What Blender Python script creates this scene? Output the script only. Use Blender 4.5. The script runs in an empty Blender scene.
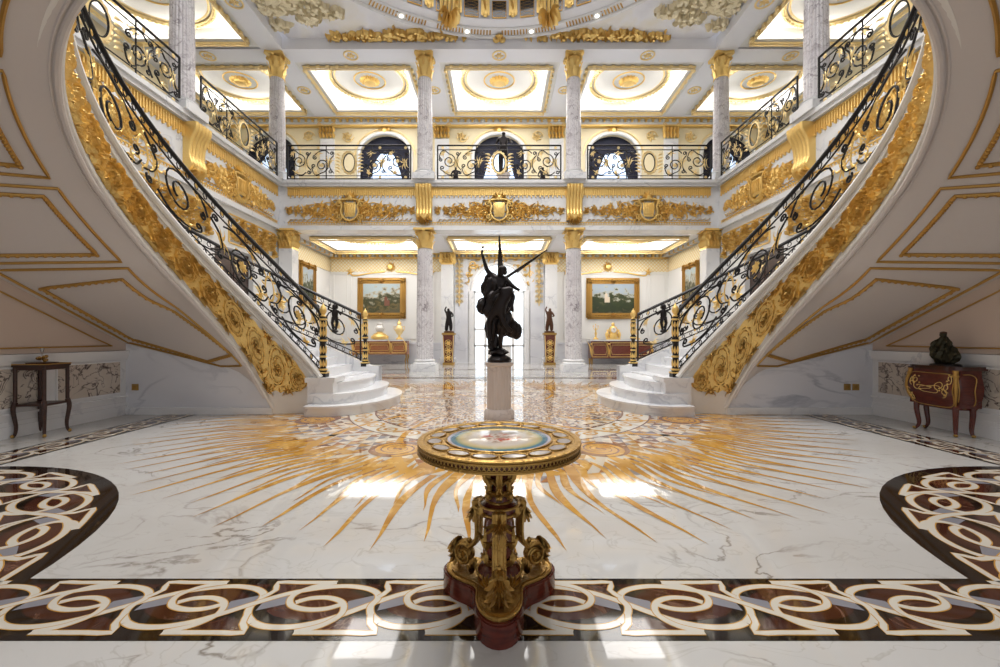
import bpy, math, random
from math import sin, cos, pi, radians, sqrt, atan2, exp, hypot
from mathutils import Vector, Matrix
S = bpy.context.scene
COL = S.collection
random.seed(7)
F = 410.0
CH = 1.35          # eye height

# ------------------------------------------------------------------ materials
def mat(name, col=(.8, .8, .8), rough=.5, metal=0.0, bump=None, emit=None, spec=.5, coat=0):
    m = bpy.data.materials.new(name); m.use_nodes = True
    nt = m.node_tree; b = nt.nodes['Principled BSDF']
    b.inputs['Base Color'].default_value = (*col, 1)
    b.inputs['Roughness'].default_value = rough
    b.inputs['Metallic'].default_value = metal
    b.inputs['Specular IOR Level'].default_value = spec
    if coat:
        b.inputs['Coat Weight'].default_value = coat
        b.inputs['Coat Roughness'].default_value = .05
    if emit:
        b.inputs['Emission Color'].default_value = (*emit[0], 1)
        b.inputs['Emission Strength'].default_value = emit[1]
    if bump:
        sc, st = bump
        tc = nt.nodes.new('ShaderNodeTexCoord')
        n = nt.nodes.new('ShaderNodeTexNoise'); n.inputs['Scale'].default_value = sc
        n.inputs['Detail'].default_value = 3
        bp = nt.nodes.new('ShaderNodeBump'); bp.inputs['Strength'].default_value = st
        bp.inputs['Distance'].default_value = .02
        nt.links.new(tc.outputs['Object'], n.inputs['Vector'])
        nt.links.new(n.outputs['Fac'], bp.inputs['Height'])
        nt.links.new(bp.outputs['Normal'], b.inputs['Normal'])
    return m

def ramp(nt, stops, interp='LINEAR'):
    r = nt.nodes.new('ShaderNodeValToRGB'); cr = r.color_ramp; cr.interpolation = interp
    while len(cr.elements) < len(stops): cr.elements.new(.5)
    for e, (p, c) in zip(cr.elements, stops):
        e.position = p; e.color = (*c, 1)
    return r

def marble(name, base, vein, scale, rough, vein2=None, width=.03, cloud=.5, coat=0, dark=None, stretch=(1, 1, 1)):
    """stone with thin branching veins: noise level lines plus soft clouding"""
    m = mat(name, base, rough, coat=coat); nt = m.node_tree; b = nt.nodes['Principled BSDF']
    N, L = nt.nodes, nt.links
    tc = N.new('ShaderNodeTexCoord'); mp = N.new('ShaderNodeMapping')
    mp.inputs['Scale'].default_value = stretch
    L.new(tc.outputs['Object'], mp.inputs['Vector'])
    def lines(sc, w, det, dist):
        n = N.new('ShaderNodeTexNoise'); n.inputs['Scale'].default_value = sc
        n.inputs['Detail'].default_value = det; n.inputs['Distortion'].default_value = dist
        L.new(mp.outputs['Vector'], n.inputs['Vector'])
        s = N.new('ShaderNodeMath'); s.operation = 'SUBTRACT'; s.inputs[1].default_value = .5
        a = N.new('ShaderNodeMath'); a.operation = 'ABSOLUTE'
        L.new(n.outputs['Fac'], s.inputs[0]); L.new(s.outputs[0], a.inputs[0])
        r = ramp(nt, [(0, (1, 1, 1)), (w, (0, 0, 0))]); L.new(a.outputs[0], r.inputs[0])
        return r.outputs[0]
    l1 = lines(scale, width, 6, .7)
    c = N.new('ShaderNodeTexNoise'); c.inputs['Scale'].default_value = scale * .55; c.inputs['Detail'].default_value = 5
    L.new(mp.outputs['Vector'], c.inputs['Vector'])
    cr = ramp(nt, [(.38, (0, 0, 0)), (.68, (1, 1, 1))]); L.new(c.outputs['Fac'], cr.inputs[0])
    mx = N.new('ShaderNodeMixRGB'); mx.inputs[1].default_value = (*base, 1)
    v2 = vein2 or tuple(.5 * (p + q) for p, q in zip(base, vein)); mx.inputs[2].default_value = (*v2, 1)
    mm = N.new('ShaderNodeMath'); mm.operation = 'MULTIPLY'; mm.inputs[1].default_value = cloud
    L.new(cr.outputs[0], mm.inputs[0]); L.new(mm.outputs[0], mx.inputs[0])
    m2 = N.new('ShaderNodeMixRGB'); m2.inputs[2].default_value = (*vein, 1)
    L.new(mx.outputs[0], m2.inputs[1])
    g = N.new('ShaderNodeMath'); g.operation = 'MULTIPLY'; L.new(l1, g.inputs[0]); 
    gr = ramp(nt, [(.45, (0, 0, 0)), (.65, (1, 1, 1))]); c2 = N.new('ShaderNodeTexNoise'); c2.inputs['Scale'].default_value = scale * .8
    L.new(mp.outputs['Vector'], c2.inputs['Vector']); L.new(c2.outputs['Fac'], gr.inputs[0]); L.new(gr.outputs[0], g.inputs[1])
    L.new(g.outputs[0], m2.inputs[0])
    out = m2.outputs[0]
    if dark:
        l2 = lines(scale * 1.9, width * .8, 4, 1.2)
        m3 = N.new('ShaderNodeMixRGB'); m3.inputs[2].default_value = (*dark, 1)
        L.new(l2, m3.inputs[0]); L.new(out, m3.inputs[1]); out = m3.outputs[0]
    L.new(out, b.inputs['Base Color'])
    return m

M = {}
M['floor'] = marble('polished_white_marble', (.56, .55, .53), (.22, .19, .16), 1.1, .03, (.45, .425, .39), .016, .6, stretch=(1, 1.5, 1), dark=(.47, .45, .42))
M['white'] = marble('white_marble', (.83, .83, .83), (.55, .56, .60), 1.3, .16, (.70, .71, .75), .03, .45)
M['greym'] = marble('cool_white_marble', (.78, .79, .83), (.42, .44, .50), .9, .15, (.62, .63, .69), .03, .6, stretch=(.6, 1, 1.6))
M['colm'] = marble('breccia_column_marble', (.78, .76, .77), (.22, .18, .20), 2.4, .15, (.60, .56, .58), .035, .8, dark=(.50, .46, .49))
M['veiny'] = marble('black_veined_marble', (.64, .57, .49), (.03, .015, .02), 2.2, .15, (.50, .40, .33), .03, .8, dark=(.06, .035, .04))
M['plinth'] = marble('warm_pedestal_marble', (.66, .58, .53), (.50, .42, .38), 3, .25, (.60, .52, .47), .03, .5)
M['tan'] = marble('gold_onyx_inlay', (.40, .19, .035), (.66, .42, .14), 5, .05, (.58, .32, .07), .09, .9)
M['red'] = marble('red_brown_marble', (.045, .014, .008), (.22, .12, .08), 2.5, .05, (.085, .025, .014), .012, .8)
M['black'] = marble('black_brown_marble', (.010, .006, .004), (.07, .05, .035), 2.5, .05, (.016, .010, .007), .01, .5)
M['inwhite'] = mat('cream_marble_inlay', (.62, .58, .50), .05)
M['ingold'] = mat('gold_line_inlay', (.52, .28, .06), .08)
M['ingrey'] = mat('blue_grey_marble_inlay', (.23, .23, .26), .06)
M['m1'] = mat('mosaic_grey', (.22, .20, .22), .06); M['m2'] = mat('mosaic_brown', (.20, .09, .06), .06)
M['m3'] = mat('mosaic_tan', (.45, .26, .10), .06); M['m4'] = mat('mosaic_beige', (.70, .60, .47), .06)
M['m5'] = mat('mosaic_rust', (.30, .12, .045), .06); M['m6'] = mat('mosaic_cream', (.52, .47, .40), .06)
M['gold'] = mat('gilding', (.92, .64, .22), .34, .62, bump=(34, .6))
M['palegold'] = mat('pale_gilding', (.92, .72, .36), .4, .5, bump=(34, .5))
M['cloudgold'] = mat('cream_and_gilt_relief', (.92, .82, .58), .4, .15, bump=(34, .5))
M['ormolu'] = mat('ormolu', (.46, .28, .08), .33, .88, bump=(60, .4))
M['dgold'] = mat('aged_gilding_on_mouldings', (.52, .30, .08), .38, .75, bump=(60, .3))
M['iron'] = mat('black_wrought_iron', (.012, .010, .010), .38, .3)
M['bronze'] = mat('dark_patinated_bronze', (.022, .018, .018), .36, .7, bump=(14, .4))
M['bronzeg'] = mat('green_brown_bronze', (.035, .032, .016), .36, .6, bump=(20, .5))
M['bronzer'] = mat('red_brown_bronze', (.10, .045, .025), .4, .6, bump=(20, .5))
M['plaster'] = mat('white_plaster', (.80, .79, .77), .45)
M['ceil'] = mat('lavender_white_plaster', (.84, .84, .88), .5)
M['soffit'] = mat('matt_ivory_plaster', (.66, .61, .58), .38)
M['strg'] = mat('ivory_stringer_plaster', (.80, .78, .74), .3)
M['beige'] = mat('beige_plaster', (.62, .50, .42), .5)
M['yellow'] = mat('pale_yellow_plaster', (.85, .74, .50), .5)
M['brass'] = mat('brass', (.55, .36, .12), .3, .9)
M['darkglass'] = mat('dark_glass', (.01, .01, .014), .06)
M['curtain'] = mat('navy_drapery', (.010, .012, .03), .8)
M['cove'] = mat('cove_lamp', (1, 1, 1), .5, emit=((1, .965, .90), 15.0))
M['spot'] = mat('downlight_lamp', (1, 1, 1), .5, emit=((1, .97, .9), 5))
M['daylight'] = mat('daylit_window_glass', (.8, .9, 1), .1, emit=((.84, .92, 1.0), .95))
M['sheer'] = mat('daylit_sheer_curtain', (.6, .75, 1), .6, emit=((.66, .80, 1.0), 1.0))
M['porc'] = mat('painted_porcelain_rim', (.80, .76, .70), .12)
M['cameo'] = mat('painted_porcelain_cameo', (.40, .36, .34), .12)
M['glassm'] = mat('white_porcelain', (.85, .82, .78), .15)

def wood(name, a, b_, sc=(3, 3, 14), rough=.22):
    m = mat(name, a, rough, coat=.15); nt = m.node_tree; N, L = nt.nodes, nt.links
    tc = N.new('ShaderNodeTexCoord'); mp = N.new('ShaderNodeMapping'); mp.inputs['Scale'].default_value = sc
    n = N.new('ShaderNodeTexNoise'); n.inputs['Scale'].default_value = 4; n.inputs['Detail'].default_value = 5
    r = ramp(nt, [(.35, a), (.65, b_)])
    L.new(tc.outputs['Object'], mp.inputs['Vector']); L.new(mp.outputs['Vector'], n.inputs['Vector'])
    L.new(n.outputs['Fac'], r.inputs[0]); L.new(r.outputs[0], nt.nodes['Principled BSDF'].inputs['Base Color'])
    return m
M['mahog'] = wood('mahogany', (.07, .010, .006), (.13, .020, .010))
M['dwood'] = wood('dark_walnut', (.030, .010, .006), (.055, .018, .010), rough=.4); M['dwood'].node_tree.nodes['Principled BSDF'].inputs['Coat Weight'].default_value = .1
M['kwood'] = wood('kingwood_veneer', (.28, .09, .03), (.42, .16, .06))
M['rwood'] = wood('rosewood_veneer', (.12, .02, .012), (.20, .05, .03))

def frame_mat():   # lattice apron of the table
    m = mat('pierced_bronze_frieze', (.3, .17, .05), .35, .85); nt = m.node_tree; N, L = nt.nodes, nt.links
    tc = N.new('ShaderNodeTexCoord'); 
    ck = N.new('ShaderNodeTexChecker'); ck.inputs['Scale'].default_value = 90
    return m
def cloud_mat():   # relief ceiling: pale clouds with gilded masses
    m = mat('cloud_fresco', (.7, .7, .75), .6); nt = m.node_tree; N, L = nt.nodes, nt.links
    tc = N.new('ShaderNodeTexCoord')
    n = N.new('ShaderNodeTexNoise'); n.inputs['Scale'].default_value = .55; n.inputs['Detail'].default_value = 6; n.inputs['Distortion'].default_value = .5
    L.new(tc.outputs['Object'], n.inputs['Vector'])
    r = ramp(nt, [(.3, (.74, .74, .80)), (.5, (.86, .86, .90)), (.66, (.84, .80, .72)), (.8, (.70, .56, .30))])
    L.new(n.outputs['Fac'], r.inputs[0]); L.new(r.outputs[0], nt.nodes['Principled BSDF'].inputs['Base Color'])
    return m
M['clouds'] = cloud_mat()

def lattice_mat():
    m = mat('pale_gilt_lattice_plaster', (.85, .74, .5), .5); nt = m.node_tree; N, L = nt.nodes, nt.links
    tc = N.new('ShaderNodeTexCoord'); sp = N.new('ShaderNodeSeparateXYZ'); L.new(tc.outputs['Object'], sp.inputs[0])
    outs = []
    su = N.new('ShaderNodeMath'); su.operation = 'ADD'; L.new(sp.outputs[0], su.inputs[0]); L.new(sp.outputs[1], su.inputs[1])
    for op in ('ADD', 'SUBTRACT'):
        a = N.new('ShaderNodeMath'); a.operation = op; L.new(su.outputs[0], a.inputs[0]); L.new(sp.outputs[2], a.inputs[1])
        b = N.new('ShaderNodeMath'); b.operation = 'MULTIPLY'; b.inputs[1].default_value = 5.5; L.new(a.outputs[0], b.inputs[0])
        c = N.new('ShaderNodeMath'); c.operation = 'FRACT'; L.new(b.outputs[0], c.inputs[0])
        d = N.new('ShaderNodeMath'); d.operation = 'LESS_THAN'; d.inputs[1].default_value = .25; L.new(c.outputs[0], d.inputs[0])
        outs.append(d)
    mxx = N.new('ShaderNodeMath'); mxx.operation = 'MAXIMUM'; L.new(outs[0].outputs[0], mxx.inputs[0]); L.new(outs[1].outputs[0], mxx.inputs[1])
    mx = N.new('ShaderNodeMixRGB'); mx.inputs[1].default_value = (.88, .80, .60, 1); mx.inputs[2].default_value = (.80, .58, .22, 1)
    L.new(mxx.outputs[0], mx.inputs[0]); L.new(mx.outputs[0], nt.nodes['Principled BSDF'].inputs['Base Color'])
    return m
M['lattice'] = lattice_mat()

# ------------------------------------------------------------------ mesh builder
class MB:
    def __init__(s): s.v = []; s.f = []; s.m = []; s.k = 0
    def add(s, vs, fs, k=None):
        o = len(s.v); s.v += [tuple(p) for p in vs]
        s.f += [tuple(i + o for i in f) for f in fs]; s.m += [s.k if k is None else k] * len(fs); return s
    def box(s, x0, x1, y0, y1, z0, z1, k=None):
        return s.add([(x0, y0, z0), (x1, y0, z0), (x1, y1, z0), (x0, y1, z0), (x0, y0, z1), (x1, y0, z1), (x1, y1, z1), (x0, y1, z1)],
                     [(3, 2, 1, 0), (4, 5, 6, 7), (0, 1, 5, 4), (1, 2, 6, 5), (2, 3, 7, 6), (3, 0, 4, 7)], k)
    def lathe(s, prof, c=(0, 0, 0), n=24, k=None, a0=0, a1=2 * pi, rmod=None):
        full = abs(a1 - a0 - 2 * pi) < 1e-6; nn = n if full else n + 1
        vs = []
        for r, z in prof:
            for i in range(nn):
                a = a0 + (a1 - a0) * i / n
                rr = r * (rmod(a, z) if rmod else 1)
                vs.append((c[0] + rr * cos(a), c[1] + rr * sin(a), c[2] + z))
        fs = []
        for j in range(len(prof) - 1):
            for i in range(n):
                i2 = (i + 1) % nn
                fs.append((j * nn + i, j * nn + i2, (j + 1) * nn + i2, (j + 1) * nn + i))
        if full:
            fs.append(tuple(reversed(range(nn)))); fs.append(tuple((len(prof) - 1) * nn + i for i in range(nn)))
        return s.add(vs, fs, k)
    def grid(s, fn, nu, nv, k=None):
        vs = [fn(i / nu, j / nv) for j in range(nv + 1) for i in range(nu + 1)]
        fs = [(j * (nu + 1) + i, j * (nu + 1) + i + 1, (j + 1) * (nu + 1) + i + 1, (j + 1) * (nu + 1) + i) for j in range(nv) for i in range(nu)]
        return s.add(vs, fs, k)
    def tube(s, pts, r, n=6, closed=False, k=None, r1=None):
        P = [Vector(p) for p in pts]; N_ = len(P); vs = []
        up = None
        for i, p in enumerate(P):
            a = P[i - 1] if (i or closed) else P[0]; b = P[(i + 1) % N_] if (i < N_ - 1 or closed) else P[-1]
            t = (b - a).normalized() if (b - a).length > 1e-9 else Vector((0, 0, 1))
            if up is None: up = Vector((0, 0, 1)) if abs(t.z) < .9 else Vector((0, 1, 0))
            e1 = t.cross(up)
            if e1.length < 1e-6: e1 = t.orthogonal()
            e1.normalize(); e2 = e1.cross(t).normalized(); up = e2
            rr = r if r1 is None else r + (r1 - r) * i / max(1, N_ - 1)
            for j in range(n):
                q = 2 * pi * j / n + pi / n; vs.append(p + e1 * (rr * cos(q)) + e2 * (rr * sin(q)))
        fs = []
        for i in range(N_ if closed else N_ - 1):
            i2 = (i + 1) % N_
            for j in range(n):
                j2 = (j + 1) % n; fs.append((i * n + j, i2 * n + j, i2 * n + j2, i * n + j2))
        if not closed:
            fs.append(tuple(range(n))); fs.append(tuple((N_ - 1) * n + j for j in reversed(range(n))))
        return s.add(vs, fs, k)
    def prism(s, poly, z0, z1, k=None):
        n = len(poly); vs = [(x, y, z0) for x, y in poly] + [(x, y, z1) for x, y in poly]
        fs = [tuple(reversed(range(n))), tuple(range(n, 2 * n))] + [(i, (i + 1) % n, n + (i + 1) % n, n + i) for i in range(n)]
        return s.add(vs, fs, k)
    def ball(s, c, r, n=10, m=6, k=None):
        rx, ry, rz = r if isinstance(r, tuple) else (r, r, r)
        vs = [(c[0], c[1], c[2] - rz)]
        for j in range(1, m):
            a = -pi / 2 + pi * j / m
            for i in range(n): vs.append((c[0] + rx * cos(a) * cos(2 * pi * i / n), c[1] + ry * cos(a) * sin(2 * pi * i / n), c[2] + rz * sin(a)))
        vs.append((c[0], c[1], c[2] + rz)); fs = []
        for i in range(n):
            fs.append((0, 1 + (i + 1) % n, 1 + i)); fs.append((len(vs) - 1, 1 + (m - 2) * n + i, 1 + (m - 2) * n + (i + 1) % n))
            for j in range(m - 2):
                fs.append((1 + j * n + i, 1 + j * n + (i + 1) % n, 1 + (j + 1) * n + (i + 1) % n, 1 + (j + 1) * n + i))
        return s.add(vs, fs, k)
    # relief in (u, v, h)
    def stem(s, pts, w, h, w1=None, k=None):
        n = len(pts); vs = []; w1 = w if w1 is None else w1
        for i, p in enumerate(pts):
            a = pts[max(0, i - 1)]; b = pts[min(n - 1, i + 1)]
            dx, dy = b[0] - a[0], b[1] - a[1]; l = hypot(dx, dy) or 1; nx, ny = -dy / l, dx / l
            ww = w + (w1 - w) * i / (n - 1)
            for q, hh in ((-1, 0), (-.6, .8), (.6, .8), (1, 0)): vs.append((p[0] + nx * q * ww, p[1] + ny * q * ww, hh * h))
        fs = [(i * 4 + j, i * 4 + 4 + j, i * 4 + 5 + j, i * 4 + 1 + j) for i in range(n - 1) for j in range(3)]
        return s.add(vs, fs, k)
    def leaf(s, x, y, a, L, W, h, curl=.3, k=None):
        """pointed acanthus lobe with a raised mid rib"""
        vs = []; n = 5; c = (0, .75, 1, .7, .4, 0)
        for i in range(n + 1):
            t = i / n; aa = a + curl * t * t; px = x + cos(aa) * L * t; py = y + sin(aa) * L * t
            w = W * c[i]; hh = h * (.5 + .8 * sin(pi * t * .9))
            vs += [(px + sin(aa) * w, py - cos(aa) * w, 0), (px, py, hh), (px - sin(aa) * w, py + cos(aa) * w, 0)]
        fs = [(i * 3 + j, i * 3 + 3 + j, i * 3 + 4 + j, i * 3 + 1 + j) for i in range(n) for j in range(2)]
        return s.add(vs, fs, k)
    def boss(s, x, y, r, h, n=8, k=None):
        vs = [(x + r * q * cos(2 * pi * i / n), y + r * q * sin(2 * pi * i / n), hh) for q, hh in ((1, 0), (.75, h * .8)) for i in range(n)] + [(x, y, h)]
        fs = [(i, (i + 1) % n, n + (i + 1) % n, n + i) for i in range(n)] + [(n + i, n + (i + 1) % n, 2 * n) for i in range(n)]
        return s.add(vs, fs, k)
    def rosette(s, x, y, r, h, n=6, k=None):
        for i in range(n): s.leaf(x, y, 2 * pi * i / n, r, r * .34, h, 0, k)
        s.boss(x, y, r * .3, h * 1.5, 6, k); return s
    def map(s, fn):
        o = MB(); o.v = [tuple(fn(*p)) for p in s.v]; o.f = list(s.f); o.m = list(s.m); return o
    def merge(s, o, k=None):
        n = len(s.v); s.v += o.v; s.f += [tuple(i + n for i in f) for f in o.f]; s.m += (o.m if k is None else [k] * len(o.f)); return s
    def build(s, name, mats, parent=None, loc=None, sx=1, sharp=38, rotz=0):
        me = bpy.data.meshes.new(name)
        vs = s.v if sx == 1 else [(-x, y, z) for x, y, z in s.v]
        fs = s.f if sx == 1 else [tuple(reversed(f)) for f in s.f]
        me.from_pydata(vs, [], fs)
        mats = mats if isinstance(mats, (list, tuple)) else [mats]
        for m in mats: me.materials.append(M[m])
        if len(mats) > 1: me.polygons.foreach_set('material_index', s.m)
        me.polygons.foreach_set('use_smooth', [True] * len(me.polygons))
        me.set_sharp_from_angle(angle=radians(sharp))
        o = bpy.data.objects.new(name, me); COL.objects.link(o)
        if parent: o.parent = parent
        if loc: o.location = loc
        o.rotation_euler.z = rotz
        return o

def spiral(cx, cy, r0, r1, a0, turns, n=None):
    n = n or max(8, int(abs(turns) * 16))
    return [(cx + (r0 + (r1 - r0) * (i / n) ** .8) * cos(a0 + 2 * pi * turns * i / n), cy + (r0 + (r1 - r0) * (i / n) ** .8) * sin(a0 + 2 * pi * turns * i / n)) for i in range(n + 1)]
def arc(cx, cy, rx, ry, a0, a1, n=12):
    return [(cx + rx * cos(a0 + (a1 - a0) * i / n), cy + ry * sin(a0 + (a1 - a0) * i / n)) for i in range(n + 1)]
def tag(o, label=None, cat=None, group=None, kind=None):
    if label: o['label'] = label
    if cat: o['category'] = cat
    if group: o['group'] = group
    if kind: o['kind'] = kind
    return o
def empty(name, loc=(0, 0, 0), rz=0, **k):
    o = bpy.data.objects.new(name, None); COL.objects.link(o); o.location = loc; o.rotation_euler.z = rz
    o.empty_display_size = .1
    return tag(o, k.get('label'), k.get('cat'), k.get('group'), k.get('kind'))
def copy_tree(o, parent=None):
    c = o.copy(); COL.objects.link(c)
    if parent: c.parent = parent
    for ch in [x for x in bpy.data.objects if x.parent == o]: copy_tree(ch, c)
    return c
def lerp(a, b, t): return a + (b - a) * t
def interp(x, xs, ys):
    if x <= xs[0]: return ys[0]
    for i in range(len(xs) - 1):
        if x <= xs[i + 1]: return lerp(ys[i], ys[i + 1], (x - xs[i]) / (xs[i + 1] - xs[i]))
    return ys[-1]
SIDE = {-1: 'beside the small square side table', 1: 'beside the red bombe commode'}

# ------------------------------------------------------------------ camera, world, lights
cam = bpy.data.cameras.new('camera'); co = bpy.data.objects.new('camera', cam); COL.objects.link(co)
co.location = (0, 0, CH); co.rotation_euler = (radians(90), 0, 0)
cam.sensor_width = 36; cam.lens = F / 1000 * 36; cam.shift_y = .0035; cam.shift_x = .0008; cam.clip_start = .05; cam.clip_end = 200
S.camera = co
w = bpy.data.worlds.new('world'); S.world = w; w.use_nodes = True
bg = w.node_tree.nodes['Background']; bg.inputs[0].default_value = (.97, .975, 1.0, 1); bg.inputs[1].default_value = .60
S.cycles.caustics_reflective = False; S.cycles.caustics_refractive = False
S.view_settings.view_transform = 'Standard'; S.view_settings.look = 'None'; S.view_settings.gamma = 1
S.view_settings.exposure = 0.0
S.render.film_transparent = False
def area(name, loc, rot, size, power, col=(1, .94, .85), sy=None):
    l = bpy.data.lights.new(name, 'AREA'); l.energy = power; l.color = col; l.size = size
    if sy: l.shape = 'RECTANGLE'; l.size_y = sy
    o = bpy.data.objects.new(name, l); COL.objects.link(o); o.location = loc; o.rotation_euler = rot; return o
dl = area('dome_light', (0, 8, 15.6), (0, 0, 0), 8, 1250, (1, .98, .96)); dl.data.spread = radians(125)
for x in (-5.9, 0, 5.9):
    area('lower_aisle_light', (x, 18.8, 5.8), (0, 0, 0), 2.5, 150, (1, .97, .94))
    area('upper_aisle_light', (x, 18.8, 12.4), (0, 0, 0), 2.5, 150, (1, .97, .94))

# ------------------------------------------------------------------ floor with inlays
CY = 7.9
fl = MB()
fl.add([(-16, -6, 0), (16, -6, 0), (16, 23, 0), (-16, 23, 0)], [(0, 1, 2, 3)], 0)
FM = ['floor', 'black', 'red', 'ingold', 'inwhite', 'ingrey', 'tan', 'm1', 'm2', 'm3', 'm4', 'm5', 'm6']
def flat_ribbon(mb, pts, w, z, k, fn, w1=None):
    n = len(pts); vs = []
    for i, p in enumerate(pts):
        a = pts[max(0, i - 1)]; b = pts[min(n - 1, i + 1)]
        dx, dy = b[0] - a[0], b[1] - a[1]; l = hypot(dx, dy) or 1; nx, ny = -dy / l, dx / l
        for q in (-1, 1):
            x, y = fn(p[0] + nx * q * w, p[1] + ny * q * w); vs.append((x, y, z))
    mb.add(vs, [(2 * i, 2 * i + 1, 2 * i + 3, 2 * i + 2) for i in range(n - 1)], k)
def flat_poly(mb, pts, z, k, fn):
    mb.add([(*fn(*p), z) for p in pts], [tuple(range(len(pts)))], k)
def smooth(pts, n=6):
    out = []
    for i in range(len(pts) - 1):
        p0 = pts[max(0, i - 1)]; p1 = pts[i]; p2 = pts[i + 1]; p3 = pts[min(len(pts) - 1, i + 2)]
        for j in range(n):
            t = j / n
            out.append(tuple(.5 * (2 * b + (c - a) * t + (2 * a - 5 * b + 4 * c - d) * t * t + (-a + 3 * b - 3 * c + d) * t ** 3) for a, b, c, d in zip(p0, p1, p2, p3)))
    out.append(tuple(pts[-1])); return out
def guilloche(mb, L, H, P, fn, flip=False, loop=False):
    """interlaced ribbon band of length L and height H; fn maps (u, v) to the floor"""
    n = max(1, round(L / P)); P = L / n
    WAVE = smooth([(-.10, .20), (-.01, .32), (.03, .48), (.0, .62), (.03, .74), (.13, .83), (.28, .88), (.42, .88), (.60, .83), (.80, .73), (1.0, .56), (1.2, .36), (1.36, .22), (1.52, .14), (1.66, .12), (1.80, .14), (1.90, .20)], 4)
    PC = [(WAVE, .038), (smooth([(.0, .66), (-.06, .80), (-.02, .965), (-.2, .965), (-.40, .965), (-.56, .965)], 2), .032), (smooth([(.0, .34), (-.03, .18), (-.10, .035), (.1, .035), (.3, .035), (.52, .035)], 2), .032),
          (smooth([(-.56, .96), (-.36, .86), (-.25, .68), (-.30, .50), (-.46, .42), (-.62, .44), (-.74, .54)], 5), .036), (smooth([(.52, .04), (.34, .15), (.24, .34), (.28, .54), (.42, .64), (.58, .63), (.68, .55)], 5), .036)]
    for i in range(-2, n + 1):
        o = i * P
        def g(p): return ((L - (o + p[0] * P)) if flip else (o + p[0] * P), p[1] * H)
        def ok(p): return loop or -.01 <= o + p[0] * P <= L + .01
        if loop and not 0 <= i < n: continue
        for pq, (poly, k, z) in enumerate(((arc(.5, .54, .42, .30, 0, 2 * pi, 22)[:-1], 2, .0012), ([(.05, .80), (.02, .93), (.5, .93), (.35, .80)], 2, .0012), ([(-.06, .2), (-.06, .07), (.40, .07), (.15, .3)], 2, .0012), ([(-.35, .93), (-.06, .93), (-.06, .75), (-.22, .68)], 2, .0012),
                           ([(.03, .70), (.24, .58), (.24, .36), (.04, .50)], 5, .0016), ([(-.24, .72), (-.04, .60), (-.04, .40), (-.24, .52)], 5, .0016))):
            if all(ok(q) for q in poly): flat_poly(mb, [g(q) for q in poly], z + .00005 * pq, k, fn)
        for q, (pts, wd) in enumerate(PC):
            pp = [g(p) for p in pts if ok(p)]
            if len(pp) < 3: continue
            z = .0020 + .0001 * q + .0005 * (i % 2)
            flat_ribbon(mb, pp, (wd + .012) * H, z, 3, fn); flat_ribbon(mb, pp, wd * H, z + .00008 if q == 0 else .00295 + .0001 * q, 4, fn)
def rect(x0, x1, y0, y1, z, k): fl.add([(x0, y0, z), (x1, y0, z), (x1, y1, z), (x0, y1, z)], [(0, 1, 2, 3)], k)
# front border
rect(-9, 9, 1.82, 2.29, .0008, 1)
for sx in (-1, 1): guilloche(fl, .60 * 12, .41, .60, lambda u, v, sx=sx: (sx * (.025 + u), 1.855 + v))
# side borders and corner roundels
for sx in (-1, 1):
    cx, cy = sx * 5.05, 1.8
    n = 72
    def ring(r0, r1, z, k, a0=0, a1=2 * pi, cx=cx, cy=cy, n=72):
        vs = []
        for i in range(n + 1):
            a = a0 + (a1 - a0) * i / n
            vs += [(cx + r0 * cos(a), cy + r0 * sin(a), z), (cx + r1 * cos(a), cy + r1 * sin(a), z)]
        fl.add(vs, [(2 * i, 2 * i + 1, 2 * i + 3, 2 * i + 2) for i in range(n)], k)
    ring(0, 2.48, .0009, 1)
    Lr = 2 * pi * 2.08
    guilloche(fl, Lr, .56, .70, lambda u, v, cx=cx, cy=cy, sx=sx, Lr=Lr: (cx + sx * -(1.80 + v) * cos(u / Lr * 2 * pi), cy + (1.80 + v) * sin(u / Lr * 2 * pi)), loop=True)
    ring(1.18, 1.45, .0030, 3); ring(1.21, 1.42, .0034, 4); ring(0, 1.18, .0030, 2)
    for q in range(10):
        a = 2 * pi * q / 10 + .3
        f2 = lambda u, v, a=a, cx=cx, cy=cy: (cx + (1.60 + v) * cos(a) - u * sin(a), cy + (1.60 + v) * sin(a) + u * cos(a))
        for k, zz, wd in ((3, .0036, .05), (4, .0040, .032)):
            flat_poly(fl, [(-wd, -.12), (wd, -.12), (wd * .4, 0), (wd, .12), (-wd, .12), (-wd * .4, 0)], zz, k, f2)
    ring(0, .5, .0036, 6)
    for y0, y1 in ((4.2, 7.16), (-5, -.6)):
        rect(min(sx * 5.25, sx * 5.8), max(sx * 5.25, sx * 5.8), y0, y1, .0008, 1)
        guilloche(fl, y1 - y0, .45, .54, lambda u, v, y0=y0, sx=sx: (sx * (5.30 + v), y0 + u))
# sunburst medallion
def polar(r, a): return (r * cos(a), CY + r * sin(a))
NR = 108
for i in range(NR * 2):
    a = 2 * pi * i / (NR * 2) + .01
    long_ = i % 2 == 0
    r1 = (5.32 + .10 * sin(i * 2.3)) if long_ else 4.75 + .12 * sin(i * 1.7)
    r0 = 3.35 if long_ else 3.6
    if abs(sin(a)) < .35 and sin(a) > -.0: r1 *= .99
    L_, R_ = [], []
    wd = .066 if long_ else .050
    for j in range(11):
        t = j / 10; r = r0 + (r1 - r0) * t
        da = .012 * sin(t * 2 * pi * 1.05 + 1.0) * (1 if t > .1 else .5)
        ww = wd * min(1, t * 5 + .15) * (1 - t) ** .75 * (1 + .25 * sin(t * 9 + i * 1.3))
        L_.append((r, a + da - ww / r)); R_.append((r, a + da + ww / r))
    fl.add([(*polar(*p), .0025 + .0002 * (i % 2)) for p in L_] + [(*polar(*p), .0025 + .0002 * (i % 2)) for p in R_],
           [(j, j + 1, 11 + j + 1, 11 + j) for j in range(10)], 6)
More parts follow.
